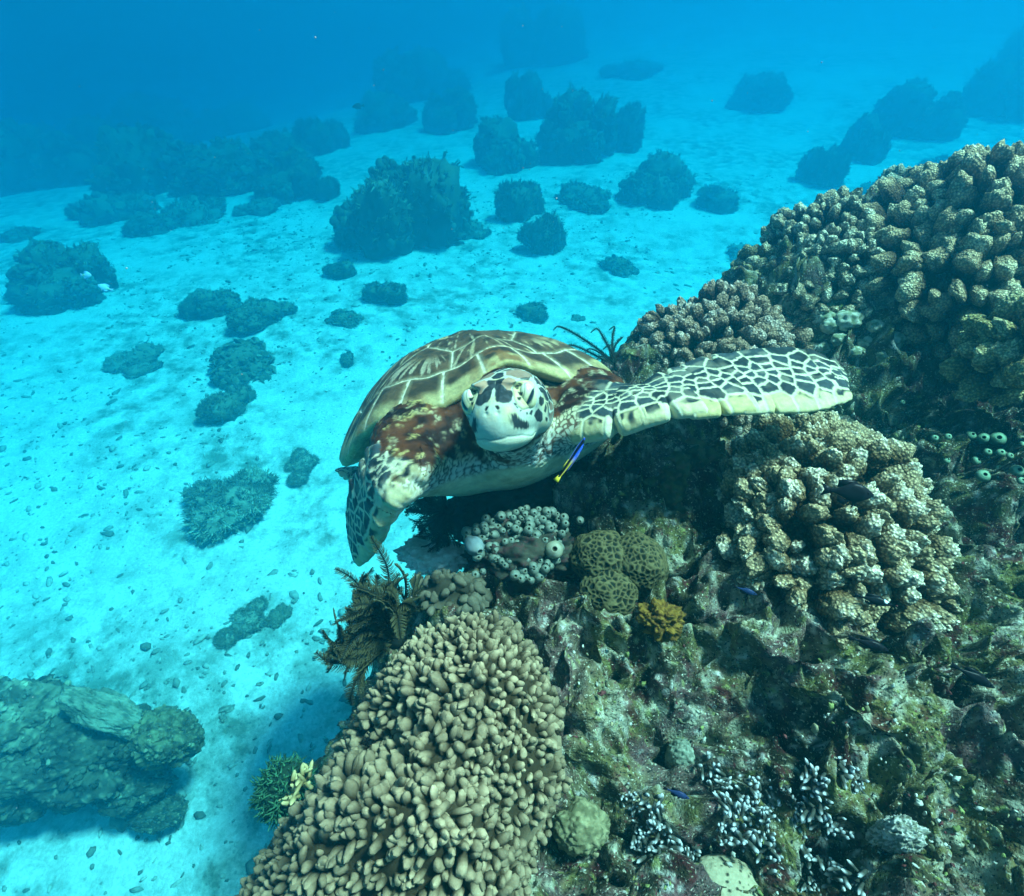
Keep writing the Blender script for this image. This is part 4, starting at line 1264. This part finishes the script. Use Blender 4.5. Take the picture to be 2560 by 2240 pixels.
    for px, py, r in [(2120, 800, 30), (2075, 815, 22), (2190, 815, 20), (2100, 850, 20), (2165, 855, 22), (2060, 795, 26), (2230, 850, 26), (2140, 880, 18), (2210, 890, 20), (2060, 870, 18), (2270, 810, 16)]:
        p = hit_reef(px, py, .0); d = p @ CF
        V, F4, U4, k = lump(rg, r*d/FPX, (1.1, .9, .8), .3, 2, 4, 6, .1, int(px))
        o = MB().add(V, F4, mix([.16, .18, .10], [.46, .46, .36], ss(-.3, .4, fbm(U4*3+px, 3, 5)))).build('knobby_coral', M1, None, p)
        tag(o, 'pale green knob of soft coral on the slope above the flipper tip', 'coral', 'pale knobs above the flipper')
    # white tipped clumps along the bottom
    wm = mat_col('white_tips', .7, .06, 60, .15, 300, .2, .001)
    def clump(seed, n=17, R=.014):
        r2 = np.random.default_rng(seed); mb = MB()
        for i in range(n):
            d = unit(r2.normal(0, 1, 3)*np.array([1, 1, .5])+[0, 0, .6]); p = r2.normal(0, R*.55, 3)*[1, 1, .3]
            V, F5, t = finger(7, 7, r2, r2.uniform(.010, .018), r2.uniform(.0020, .0032))
            mb.add(V @ frame(d, r2.normal(0, 1, 3)).T+p, F5, mix([.05, .055, .045], [.52, .56, .57], ss(.55, .95, t)))
        V, fs, C = mb.arrays(); return mesh_np('white_tipped_coral', V, fs, C)
    cl = [clump(s) for s in (1, 2, 3)]
    for X, Y in [(430, 830), (470, 880), (560, 960), (600, 1040), (520, 1050), (650, 1075), (480, 1000), (780, 740), (810, 800), (840, 890), (940, 805), (890, 880), (930, 900), (1045, 815), (985, 935), (1000, 1030), (1060, 860), (900, 1010), (820, 960), (840, 1000),
                 (1120, 905), (1190, 905), (1170, 760), (1200, 800), (1300, 745), (1360, 800), (1270, 965), (1150, 1080), (1250, 1150), (1020, 1100), (1310, 1160), (1160, 1200), (1100, 880), (690, 1070), (540, 900)]:
        p = hit_reef(1300+X*.615, 1480+Y*.615, .012)
        o = link('white_tipped_coral', cl[rg.integers(3)], wm)
        s = rg.uniform(.7, 1.15)
        o.matrix_world = Matrix.Translation(Vector(p.tolist())) @ Matrix((frame(unit(reef_normal(p)-CF*.7), rg.normal(0, 1, 3))*s).tolist()).to_4x4()
        tag(o, 'tuft of tiny white tipped branches on the dark reef along the bottom', 'coral', 'white tipped tufts along the bottom')
    # beads of encrusting life too many to count
    mb = MB(); U1, F1 = ico(2)
    for i in range(700):
        px, py = rg.uniform(1400, 2560), rg.uniform(1480, 2240)
        if fbm(np.array([[px*.006, py*.006, 1.0]]), 2, 97)[0] < -.02: continue
        p = hit_reef(px, py, .004); s = rg.uniform(.0010, .0024)*(1+rg.random()**6*1.2)
        c = [[.50, .52, .44], [.22, .27, .09], [.16, .05, .05], [.14, .14, .08], [.34, .31, .18]][rg.choice(5, p=[.3, .22, .12, .24, .12])]
        mb.add(U1*(1+.55*rg.uniform(-1, 1, (len(U1), 1)))*[s*rg.uniform(.8, 2.2), s, s*.7] @ rnd_rot(rg).T+p, F1, np.array(c)*rg.uniform(.6, 1.1))
    tag(mb.build('encrusting_growth', M1), kind='stuff')
    # dark ring opening beside the white tipped coral
    th = np.linspace(0, 2*np.pi, 40, endpoint=False)
    p = hit_reef(1850, 1397, .012); B = frame(-CF+CR*.2)
    r, z = np.array([.017, .0185, .0195, .0185, .0165, .0155, .014, .004]), np.array([-.03, -.004, .001, .004, .003, -.004, -.02, -.022])
    V = np.stack([r[:, None]*np.cos(th), r[:, None]*np.sin(th), np.repeat(z[:, None], 40, 1)], -1).reshape(-1, 3) @ B.T
    C = np.repeat(np.array([[.06, .06, .05]]*2+[[.20, .25, .25]]*1+[[.10, .12, .12]]*2+[[.008, .008, .01]]*3), 40, 0)
    tag(MB().add(V, [grid_faces(8, 40, True)], C).build('tube_sponge', M1, None, p), 'dark tube opening with a thin pale rim, left of the white tipped coral', 'sponge')
    # green and yellow growth on the lower left rim
    mbx = MB(); r2 = np.random.default_rng(8)
    pa = at_depth(715, 1975, .80)
    V, F8, U8, k8 = lump(r2, .042, (.8, .8, 1.1), .4, 2, 4, 7, .15, 77); mbx.add(V, F8, [.010, .035, .022])
    for i in range(900):
        q = unit(r2.normal(0, 1, 3))*[.036, .036, .05]*r2.uniform(.7, 1.15); d = unit(q*20+r2.normal(0, .6, 3))
        V, F6 = tube(np.array([q, q+d*.006+r2.normal(0, .001, 3), q+d*.012]), [.0012, .0011, .0005], 4)
        mbx.add(V, F6, mix([.015, .06, .035], [.04, .16, .08], r2.random()))
    tag(mbx.build('seaweed', MF, None, pa), 'dark green seaweed tuft on the lower left rim of the reef', 'seaweed')
    for px, py, lb in ((760, 1950, 'yellow branching sprig above the green seaweed'), (735, 1990, 'yellow branching sprig in front of the green seaweed')):
        mbx = MB()
        for i in range(16):
            d = unit(r2.normal(0, 1, 3)+CU*.5-CR*.4)
            V, F7, t = finger(6, 7, r2, r2.uniform(.012, .026), r2.uniform(.0024, .0036)); mbx.add(V @ frame(d, r2.normal(0, 1, 3)).T+r2.normal(0, .005, 3), F7, mix([.16, .13, .05], [.50, .46, .22], t))
        tag(mbx.build('coral_sprig', M1, None, at_depth(px, py, .765)), lb, 'coral')
    build_fish()

def build_fish():
    fm = mat_col('fish_skin', .35, .06, 120, .08, 300, .1, .0005)
    # cleaner wrasse: blue fading to yellow with a black stripe
    p0, p1 = at_depth(1462, 1100, .80), at_depth(1402, 1190, .80)
    def wr(V):
        t = .5-V[:, 0]
        c = mix([.03, .10, .62], [.46, .38, .05], ss(.42, .66, t))
        z = V[:, 2]
        s = ss(.040, .028, np.abs(z-.004+.03*(t-.5)))*ss(.02, .06, t)
        c = mix(c, [.004, .004, .008], s)
        return mix(c, [.40, .55, .62], ss(-.036, -.055, z)*ss(.75, .4, t))
    fish('cleaner_fish', 'thin blue and yellow fish with a black stripe cleaning the turtle beside its throat', 'fish', (p0+p1)/2, p0-p1, .070,
         [(0, .0, -.01), (.06, .035, -.035), (.25, .075, -.07), (.55, .07, -.065), (.8, .04, -.035), (1, .034, -.03)], [(0, .01), (.2, .045), (.6, .042), (1, .010)], wr, fm, upv=CR*.8+CU*.55-CF*.3, bend=.16,
         fins=[('tail_fin', [(-.46, .03), (-.60, .075), (-.61, 0), (-.60, -.075), (-.46, -.03)], [.60, .50, .04], 0, 0),
               ('dorsal_fin', [(.22, .068), (.1, .095), (-.25, .088), (-.34, .05), (0, .06)], [.06, .08, .20], 0, 0), ('anal_fin', [(.0, -.06), (-.25, -.085), (-.34, -.045)], [.5, .45, .06], 0, 0)], eye=(.41, .012, .017, .026))
    dark = lambda V: np.tile([.008, .009, .012], (len(V), 1))*(1+.5*vnoise(V*9, 3))[:, None]
    prof = [(0, .02, -.02), (.08, .11, -.10), (.3, .25, -.22), (.5, .27, -.24), (.75, .14, -.12), (.9, .06, -.055), (1, .06, -.055)]
    wid = [(0, .02), (.25, .095), (.5, .09), (.9, .025), (1, .018)]
    k = [.007, .008, .011]
    fins = [('tail_fin', [(-.46, .05), (-.74, .18), (-.66, .0), (-.74, -.17), (-.46, -.05)], k, 0, 0),
            ('dorsal_fin', [(.18, .22), (.05, .33), (-.15, .33), (-.34, .30), (-.36, .10), (0, .2)], k, 0, 0),
            ('anal_fin', [(-.02, -.22), (-.16, -.34), (-.32, -.26), (-.34, -.1)], k, 0, 0),
            ('pelvic_fin', [(.16, -.2), (.02, -.42), (.04, -.2)], k, .02, 0)]
    def damsel(px, py, d, dx, dy, L, label, cf=dark, up=CU, fz=fins, pf=prof):
        return fish('damselfish', label, 'fish', at_depth(px, py, d), CR*dx+CU*dy-CF*.25, L, pf, wid, cf, fm, upv=up, fins=fz, eye=(.36, .04, .028, .07))
    damsel(2130, 1232, .79, 1, -.12, .056, 'black damselfish hovering over the white tipped coral')
    def spot(V):
        c = dark(V); return mix(c, [.75, .85, .9], ss(.10, .06, np.hypot(V[:, 0]-.30, V[:, 2]-.10)))
    slim = [(a, b*.6, c*.6) for a, b, c in prof]; sf = [(n, [(x, z*.6) for x, z in q], c, y, s) for n, q, c, y, s in fins]
    damsel(2190, 1502, .82, 1, -.25, .044, 'small black damselfish with a white spot below the white tipped coral', spot, CU, sf, slim)
    blue = lambda V: np.tile([.015, .03, .09], (len(V), 1))
    damsel(1868, 1478, .84, 1, -.35, .030, 'small dark blue damselfish in the gap left of the white tipped coral', blue, CU, sf, slim)
    damsel(2178, 1612, .74, 1, -.30, .043, 'slim black damselfish on the middle of the mottled reef', dark, CU, sf, slim)
    damsel(2440, 1695, .74, 1, -.55, .048, 'slim black damselfish slanting down near the right edge', dark, CU, sf, slim)
    damsel(1696, 1985, .64, 1, -.30, .026, 'tiny dark damselfish by the grey green sponge ball', blue, CU, sf, slim)
    damsel(2545, 395, 1.45, -1, -.3, .075, 'dark fish leaving the picture above the reef crest')
    pale = lambda V: mix([.50, .62, .80], [.62, .62, .40], ss(.0, -.3, V[:, 0]))
    pf = [(n, q, [.4, .5, .7], y, s) for n, q, c, y, s in fins]
    damsel(217, 688, 3.4, 1, -.1, .075, 'pale blue fish over the dark coral head at left, upper of the two', pale, CU, pf)
    damsel(260, 718, 3.4, -1, .35, .072, 'pale blue fish over the dark coral head at left, lower of the two', pale, CU, pf)
    damsel(893, 266, 6.0, -1, -.3, .11, 'dark distant fish in open water at upper centre')
    damsel(2290, 432, 1.5, 1, .3, .05, 'blackish fish peeping over the skyline of the reef crest')
# ------------------------------------------------------------------ coral heads out on the sand
_heads = {}
def head_mesh(kind, seed):
    """unit-sized coral head: radius about 1 in plan, foot at z = 0"""
    if (kind, seed) in _heads: return _heads[(kind, seed)]
    rg = np.random.default_rng(seed*7+3); mb = MB()
    base, tip = (np.array([.060, .066, .046]), np.array([.18, .185, .12])) if kind != 'flat' else (np.array([.085, .088, .06]), np.array([.22, .22, .155]))
    U, F = ico(4)
    hz = dict(bommie=.95, bush=.8, flat=.42, plates=.7, leafy=.6)[kind]
    if kind == 'leafy': base, tip = np.array([.050, .058, .040]), np.array([.30, .31, .22])
    nl = dict(bommie=9, bush=4, flat=8, plates=6, leafy=7)[kind]
    Vs, Us = [], []
    for j in range(nl):
        s = (rg.uniform(.22, .52) if j else .60)*.92
        a_ = rg.uniform(0, 6.283); q = rg.uniform(.25, 1.0)*(1-s*.75) if j else 0
        top = rg.uniform(.0, .75)*(1-q*.6) if kind != 'flat' else rg.uniform(0, .25)
        k = 1+.40*fbm(U*1.6+seed*3+j*5, 3, seed+j)+.16*fbm(U*4.5+seed+j, 3, seed+1)
        if kind == 'leafy': s *= .8
        V = U*k[:, None]*np.array([s, s*rg.uniform(.7, 1), s*hz*rg.uniform(.8, 1.5)])+[q*math.cos(a_)*1.15, q*math.sin(a_), top*hz*.7+.05]
        V[:, 2] = np.maximum(V[:, 2], -.35)
        mb.add(V, F, mix(base*.8, tip*.8, ss(-.2, .9, U[:, 2]+.4*fbm(U*6, 2, seed+4))))  # lumps grow paler upwards: a lit top side put into the colour
        Vs.append(V); Us.append(U)
    V = np.concatenate(Vs); U = np.concatenate(Us)
    n = dict(bommie=1500, bush=900, flat=900, plates=700, leafy=1300)[kind]
    idx = rg.choice(np.where((U[:, 2] > -.35) & (V[:, 2] > 0))[0], n)
    patch = fbm(V*2.6+seed, 2, seed+9)
    for i in idx:
        p, u = V[i], U[i]
        kk = patch[i]; pale = 1+1.1*ss(.12, .35, kk)
        if kind in ('bush', 'leafy') or (kind in ('bommie', 'flat') and kk > -.22):
            nb = rg.integers(4, 8); L = rg.uniform(.03, .085)*dict(bush=1.5, leafy=1.9).get(kind, 1)
            for b in range(nb):
                d = unit(u*np.array([1, 1, .7])+[0, 0, .45]+rg.normal(0, .6, 3)); l = L*rg.uniform(.5, 1.1)
                r = rg.uniform(.005, .011)
                P = np.array([p-u*.05, p+d*l*.55+rg.normal(0, .012, 3), p+d*l+rg.normal(0, .02, 3)])
                Vt, Ft = tube(P, [r*1.25, r, r*.45], 4)
                mb.add(Vt, Ft, mix(base, tip, np.clip((Vt-p) @ d/l, 0, 1)*rg.uniform(.3, 1.0))*pale)
        elif (kind == 'plates' and kk > 0) or kind == 'nothing':
            s = rg.uniform(.06, .15)*1; Uq, Fq = ico(2)
            Q = frame(unit(u+rg.normal(0, .7, 3)), rg.normal(0, 1, 3))
            mb.add((Uq*np.array([s, s*.8, s*.14])) @ Q.T+p+u*s*.4, Fq, tip*rg.uniform(.4, 1.1))
        else:
            s = rg.uniform(.015, .060); Uq, Fq = ico(2)
            q = Uq*(1+.35*fbm(Uq*2+rg.uniform(0, 50), 2, 3))[:, None]*s
            mb.add(q+p+u*s*.3, Fq, mix(base, tip, rg.uniform(0, .8))*pale)
    V, fs, C = mb.arrays()
    me = mesh_np(kind, V, fs, C)
    _heads[(kind, seed)] = me
    return me
def stone_mesh(seed, level=3):
    rg = np.random.default_rng(seed)
    V, F, U, k = lump(rg, 1, (1, .75, .55), .75, 1.5, level, 4.5, .35, seed)
    return mesh_np('stone', V, [F], mix([.13, .13, .10], [.38, .37, .30], ss(-.3, .5, fbm(U*3+seed, 3, seed))))
BOMMIES = [
    (90, 330, 300, 'bommie', 3, 1.0, 'deep blue coral rise at the left edge, hardly visible'),
    (250, 420, 260, 'bommie', 1, 1.0, 'deep blue broad coral mass between the two darkest ones at upper left'),
    (480, 560, 260, 'flat', 2, 1.1, 'dim flat coral bank in front of the broad masses at upper left'),
    (280, 560, 240, 'flat', 6, 1.2, 'dim flat coral bank above the coral head with the two pale fish'),
    (690, 420, 200, 'bommie', 4, .9, 'dim coral head at the right end of the upper left bank'),
    (820, 500, 120, 'bush', 2, 1.2, 'ragged coral tuft touching the left side of the big dark head'),
    (1180, 590, 110, 'flat', 6, 1.1, 'small dark coral patch right against the big dark head'),
    (1290, 560, 150, 'bush', 5, 1.5, 'tall fuzzy coral leaning on the ragged head right of the big dark one'),
    (1440, 520, 190, 'flat', 2, 1.2, 'low hazy coral apron in front of the long ridge'),
    (1120, 330, 170, 'bommie', 1, 1.1, 'hazy coral rise filling the gap left of the thin pinnacle'),
    (960, 330, 200, 'bommie', 3, .9, 'very faint coral rise above the big dark head'),
    (1010, 625, 370, 'bommie', 1, 1.15, 'big dark coral head alone on the pale sand, largest one behind the turtle'),
    (1365, 640, 165, 'bush', 2, 1.6, 'tall ragged coral head just right of the big dark one'),
    (1240, 420, 200, 'bommie', 3, 1.1, 'hazy coral head behind the big dark one, left end of a long ridge'),
    (1420, 410, 240, 'bommie', 1, 1.3, 'hazy coral head in the middle of the long ridge'),
    (1320, 300, 120, 'bommie', 4, 2.0, 'thin hazy coral pinnacle standing up from the long ridge'),
    (1560, 370, 150, 'bush', 5, 1.5, 'hazy coral head stepping down on the right of the long ridge'),
    (1650, 500, 210, 'bommie', 3, .95, 'mid-distance coral head at the right foot of the long ridge'),
    (1790, 535, 170, 'bush', 2, .9, 'low coral head between the long ridge and the reef crest'),
    (1880, 275, 190, 'bommie', 4, .9, 'faint isolated coral head on bright sand high in the picture'),
    (1590, 200, 190, 'flat', 6, .8, 'faint low coral patch near the top edge'),
    (2060, 470, 130, 'bush', 5, 1.7, 'hazy blue coral clump left of the long bank on the right'),
    (2130, 400, 120, 'bommie', 3, 1.7, 'hazy blue coral knob rising at the near end of the long bank'),
    (2290, 350, 240, 'bommie', 1, 1.0, 'middle of the long hazy coral bank at upper right'),
    (2460, 290, 260, 'bommie', 4, 1.1, 'far end of the long hazy coral bank at upper right'),
    (2210, 490, 150, 'flat', 6, 1.0, 'low coral tongue in front of the long bank'),
    (2330, 450, 110, 'bush', 2, 1.4, 'small leaning coral clump just over the reef crest'),
    (2560, 210, 260, 'bommie', 3, 1.2, 'hazy coral rise cut by the right edge of the picture'),
    (1060, 250, 240, 'bommie', 4, 1.1, 'very faint dark coral rise left of the thin pinnacle'),
    (1370, 160, 260, 'bommie', 1, 1.0, 'very faint coral rise above the thin pinnacle'),
    (800, 390, 150, 'bush', 5, 1.3, 'hazy ragged coral head upper left of the big dark one'),
    (620, 330, 190, 'bommie', 3, .8, 'very faint low coral head under the deep blue'),
    (720, 500, 210, 'bommie', 1, 1.0, 'dim coral head directly left of the big dark one'),
    (560, 480, 300, 'bommie', 4, .9, 'dim broad coral mass left of the big dark head'),
    (380, 490, 330, 'bommie', 3, 1.0, 'dim broad coral mass fading into the deep blue at left'),
    (150, 470, 360, 'bommie', 1, .9, 'darkest blue coral mass at the left edge'),
    (430, 370, 280, 'bommie', 4, 1.0, 'blue-black coral rise deep in the upper left'),
    (660, 540, 140, 'flat', 6, .9, 'low coral patch below the dim broad mass'),
    (370, 590, 130, 'bommie', 3, .8, 'small round coral head below the dim broad masses'),
    (170, 770, 280, 'bommie', 1, .95, 'dark coral head at left with two pale fish in front'),
    (50, 600, 130, 'flat', 2, 1.0, 'dim coral patch at the left edge above the fish'),
    (520, 800, 150, 'bommie', 3, .85, 'left half of the rounded coral pair on open sand'),
    (660, 815, 170, 'bommie', 4, .75, 'right half of the rounded coral pair on open sand'),
    (620, 935, 200, 'plates', 7, .75, 'dark plate coral below the rounded coral pair'),
    (575, 1060, 170, 'bush', 5, .85, 'fuzzy soft coral tuft below the plate coral'),
    (370, 915, 170, 'flat', 6, .75, 'long low dark coral left of the plate coral'),
    (860, 700, 110, 'bush', 2, 1.0, 'small branching clump left of the round dark tuft'),
    (985, 765, 130, 'bush', 5, .9, 'round dark tuft on sand under the big coral head'),
    (870, 815, 90, 'plates', 7, .7, 'small dark outcrop with a knob above the turtle shell'),
    (1325, 805, 125, 'bush', 2, .75, 'bristly low coral fan on sand above the turtle'),
    (1440, 800, 45, 'flat', 6, .8, 'tiny coral lump right of the bristly fan'),
    (870, 910, 62, 'bush', 5, .8, 'tiny fuzzy tuft left of the turtle shell'),
    (1540, 680, 100, 'plates', 7, .8, 'small knobbed outcrop on bright sand before the reef crest'),
    (1850, 650, 130, 'flat', 6, .8, 'dim coral hugging the foot of the reef crest'),
    (640, 1330, 300, 'leafy', 8, .75, 'pale leafy coral bush left of the lower flipper'),
    (770, 1190, 130, 'leafy', 9, .5, 'thin sandy coral patch beside the pale leafy bush'),
    (640, 1590, 150, 'leafy', 9, .5, 'pale rubble lump on sand left of the feather star'),
    (700, 1560, 70, 'plates', 7, .6, 'little stone beside the pale rubble lump'),
]
def build_far():
    mats = {'a': mat_col('far_coral', .95, .06, 6, .35, 30, .4, .02)}
    rg = np.random.default_rng(77)
    for i, (px, py, w, kind, sd, asp, label) in enumerate(BOMMIES):
        p = hit_sand(px, py); depth = p @ CF
        R = .5*w*depth/FPX*1.05
        me = head_mesh(kind, sd)
        nm = dict(bommie='coral_mound', bush='soft_coral', flat='coral_patch', plates='plate_coral', leafy='leafy_coral')[kind]
        o = link(nm, me, mats['a'])
        hdir = unit(np.array([p[0], p[1], 0]))
        # the base pixel is the near foot: the middle stands one radius further back
        c = p+hdir*R*.55
        c[2] = sand_z(np.array([c[0]]), np.array([c[1]]))[0]-.04*R
        o.location = c.tolist(); o.scale = (R, R, R*asp); o.rotation_euler = (0, 0, rg.uniform(0, 6.28))
        tag(o, label, 'coral')
    # stones and crumbs
    sm = mat_col('dead_coral_stone', .95, .06, 40, .4, 90, .6, .006)
    st = [stone_mesh(s) for s in range(6)]
    k = 0
    while k < 36:
        px, py = rg.uniform(-60, 1600), rg.uniform(480, 2240)
        if py > 1350+(px-700)*-.2 and px > 900: continue
        p = hit_sand(px, py)
        cl = fbm(np.array([[p[0]*.8, p[1]*.8, 3.0]]), 2, 91)[0]
        if rg.random() > .25+1.6*cl: continue
        s = rg.uniform(.010, .026)*(.8+1.6*rg.random()**5)
        o = link('rubble_stone', st[rg.integers(6)], sm)
        o.location = [p[0], p[1], p[2]+s*.12]; o.scale = (s*rg.uniform(.7, 1.5), s, s*rg.uniform(.4, 1.0)); o.rotation_euler = (rg.normal(0, .2), rg.normal(0, .2), rg.uniform(0, 6.28))
        tag(o, 'small grey piece of dead coral lying loose on the sand', 'stone', 'stones scattered on the sand'); k += 1
    mb = MB(); U, F = ico(1)
    N = 19000
    xy = np.stack([rg.uniform(-6.0, 5, N), rg.uniform(-.6, 9, N)], 1)
    dens = fbm(np.concatenate([xy*.9, np.full((N, 1), 3.0)], 1), 3, 91)+.6*fbm(np.concatenate([xy*3.1, np.full((N, 1), 8.0)], 1), 2, 92)
    for (qx, qy, rr_) in ((350, 2140, .8), (150, 1230, 1.2), (250, 1380, .9), (560, 1950, .5), (60, 850, 1.5), (450, 1700, .5), (1000, 640, 2.0)):
        q = hit_sand(qx, qy); dens += .45*np.exp(-((xy-q[:2])**2).sum(1)/rr_**2)
    xy = xy[rg.random(N) < np.clip(.30+1.5*dens, .03, 1)]
    z = sand_z(xy[:, 0], xy[:, 1])
    for (x, y), zz in zip(xy, z):
        s = rg.uniform(.0035, .0105)*(1+1.6*rg.random()**6)
        q = (U*(1+rg.uniform(-.35, .35, (len(U), 1))))*np.array([s*rg.uniform(.8, 2.6), s, s*.6]) @ rotm(0, 0, rg.uniform(0, 6.3)).T
        mb.add(q+[x, y, zz+s*.2], F, mix([.13, .13, .10], [.50, .49, .42], rg.random()**1.5))
    o = mb.build('coral_rubble', sm); tag(o, kind='stuff')
    # the dark boulder group in the lower left corner
    bm_ = mat_col('boulder_rock', .92, .06, 14, .4, 60, .7, .012)
    def boulder(px, py, d, r, sc, seed, label, cols=((.022, .026, .022), (.075, .082, .055))):
        V, F, U, k = lump(rg, r, sc, .42, 1.5, 6, 7, .12, seed)
        V = V+unit(U)*(.05*r*fbm(U*14, 4, seed+3)+.05*r*(.5-worley(U*9, seed)[0]))[:, None]
        gm = MB(); U2, F2 = ico(2)
        c = at_depth(px, py, d)
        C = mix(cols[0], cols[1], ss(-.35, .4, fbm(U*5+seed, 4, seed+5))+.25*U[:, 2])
        C = mix(C, [.26, .27, .17], ss(.25, .5, fbm(U*17+seed, 3, seed+6))*.7)
        gm.add(V, F, C)
        for i in rg.choice(np.where(U[:, 2] > -.2)[0], 260):                    # crust and small growth
            s = r*rg.uniform(.02, .075)
            gm.add(U2*(1+.4*rg.uniform(-1, 1, (len(U2), 1)))*[s, s, s*.6]+V[i], F2, C[i]*rg.uniform(.5, 1.7))
        o = gm.build('boulder', bm_, None, c)
        tag(o, label, 'boulder')
    boulder(185, 1885, 2.12, .205, (1.25, .85, .66), 401, 'long dark overgrown boulder in the lower left corner')
    boulder(30, 1800, 2.10, .17, (1.1, .9, .7), 402, 'pale topped round boulder at the left edge', ((.04, .045, .03), (.20, .20, .13)))
    boulder(415, 1850, 2.05, .105, (1, .9, 1.1), 403, 'smaller olive boulder with a rounded top, right end of the dark boulder', ((.05, .055, .035), (.17, .17, .09)))
    boulder(320, 1950, 2.14, .12, (1.3, .9, .6), 404, 'dark low boulder in front of the long one, down to the sand')
    boulder(50, 1960, 2.12, .16, (1.2, .9, .6), 405, 'dark low boulder at the left edge below the pale topped one')
    boulder(395, 2030, 2.15, .07, (1.4, .8, .5), 406, 'small dark stone on sand right of the dark boulders')
    # plate coral draped over the boulder
    V, F, U, k = lump(rg, .13, (1.35, .50, .36), .35, 1.8, 6, 7, .10, 409)
    V = V+U*(.006*fbm(U*18, 4, 8))[:, None]
    o = MB().add(V, F, mix([.10, .115, .075], [.24, .25, .175], ss(-.35, .35, fbm(U*4, 4, 5)+.5*fbm(U*16, 3, 6)))).build('plate_coral', bm_, None, at_depth(262, 1780, 2.07))
    o.rotation_euler = (.2, .30, -.25)
    tag(o, 'pale coral plate arching over the top of the dark boulder', 'coral')
    # fine particles drifting in the water
    mb = MB(); r3 = np.random.default_rng(5); U, F = ico(1)
    for i in range(700):
        d = r3.uniform(.55, 4.5); p = at_depth(r3.uniform(-300, 2860), r3.uniform(-300, 2540), d)
        if p[2] > .2: continue
        s = r3.uniform(.0004, .0011)*(.6+.35*d)
        mb.add(U*s*r3.uniform(.6, 1.4, 3)+p, F, np.array([.55, .55, .5])*r3.uniform(.4, 1))
    tag(mb.build('drifting_particles', mat_col('plankton', .9, .06)), kind='stuff')

def build_haze():
    bm = bmesh.new(); bmesh.ops.create_cube(bm, size=1)
    me = bpy.data.meshes.new('haze'); bm.to_mesh(me); bm.free()
    m = bpy.data.materials.new('sea_water'); m.use_nodes = True
    t = m.node_tree; t.nodes.remove(t.nodes['Principled BSDF'])
    v = t.nodes.new('ShaderNodeVolumePrincipled')
    v.inputs['Color'].default_value = (*HZ_COL, 1)
    v.inputs['Density'].default_value = HZ_DENS
    v.inputs['Anisotropy'].default_value = HZ_G
    v.inputs['Absorption Color'].default_value = (*HZ_ABS, 1)
    t.links.new(v.outputs[0], t.nodes['Material Output'].inputs['Volume'])
    o = link('haze', me, m)
    lo = np.array([-72, -22, -15]); hi = np.array([72, 77, HAZE_TOP])
    o.location = ((lo+hi)/2).tolist(); o.scale = (hi-lo).tolist()
    tag(o, kind='stuff')

build_sand()
build_reef()
build_turtle()
build_corals()
build_far()
build_haze()
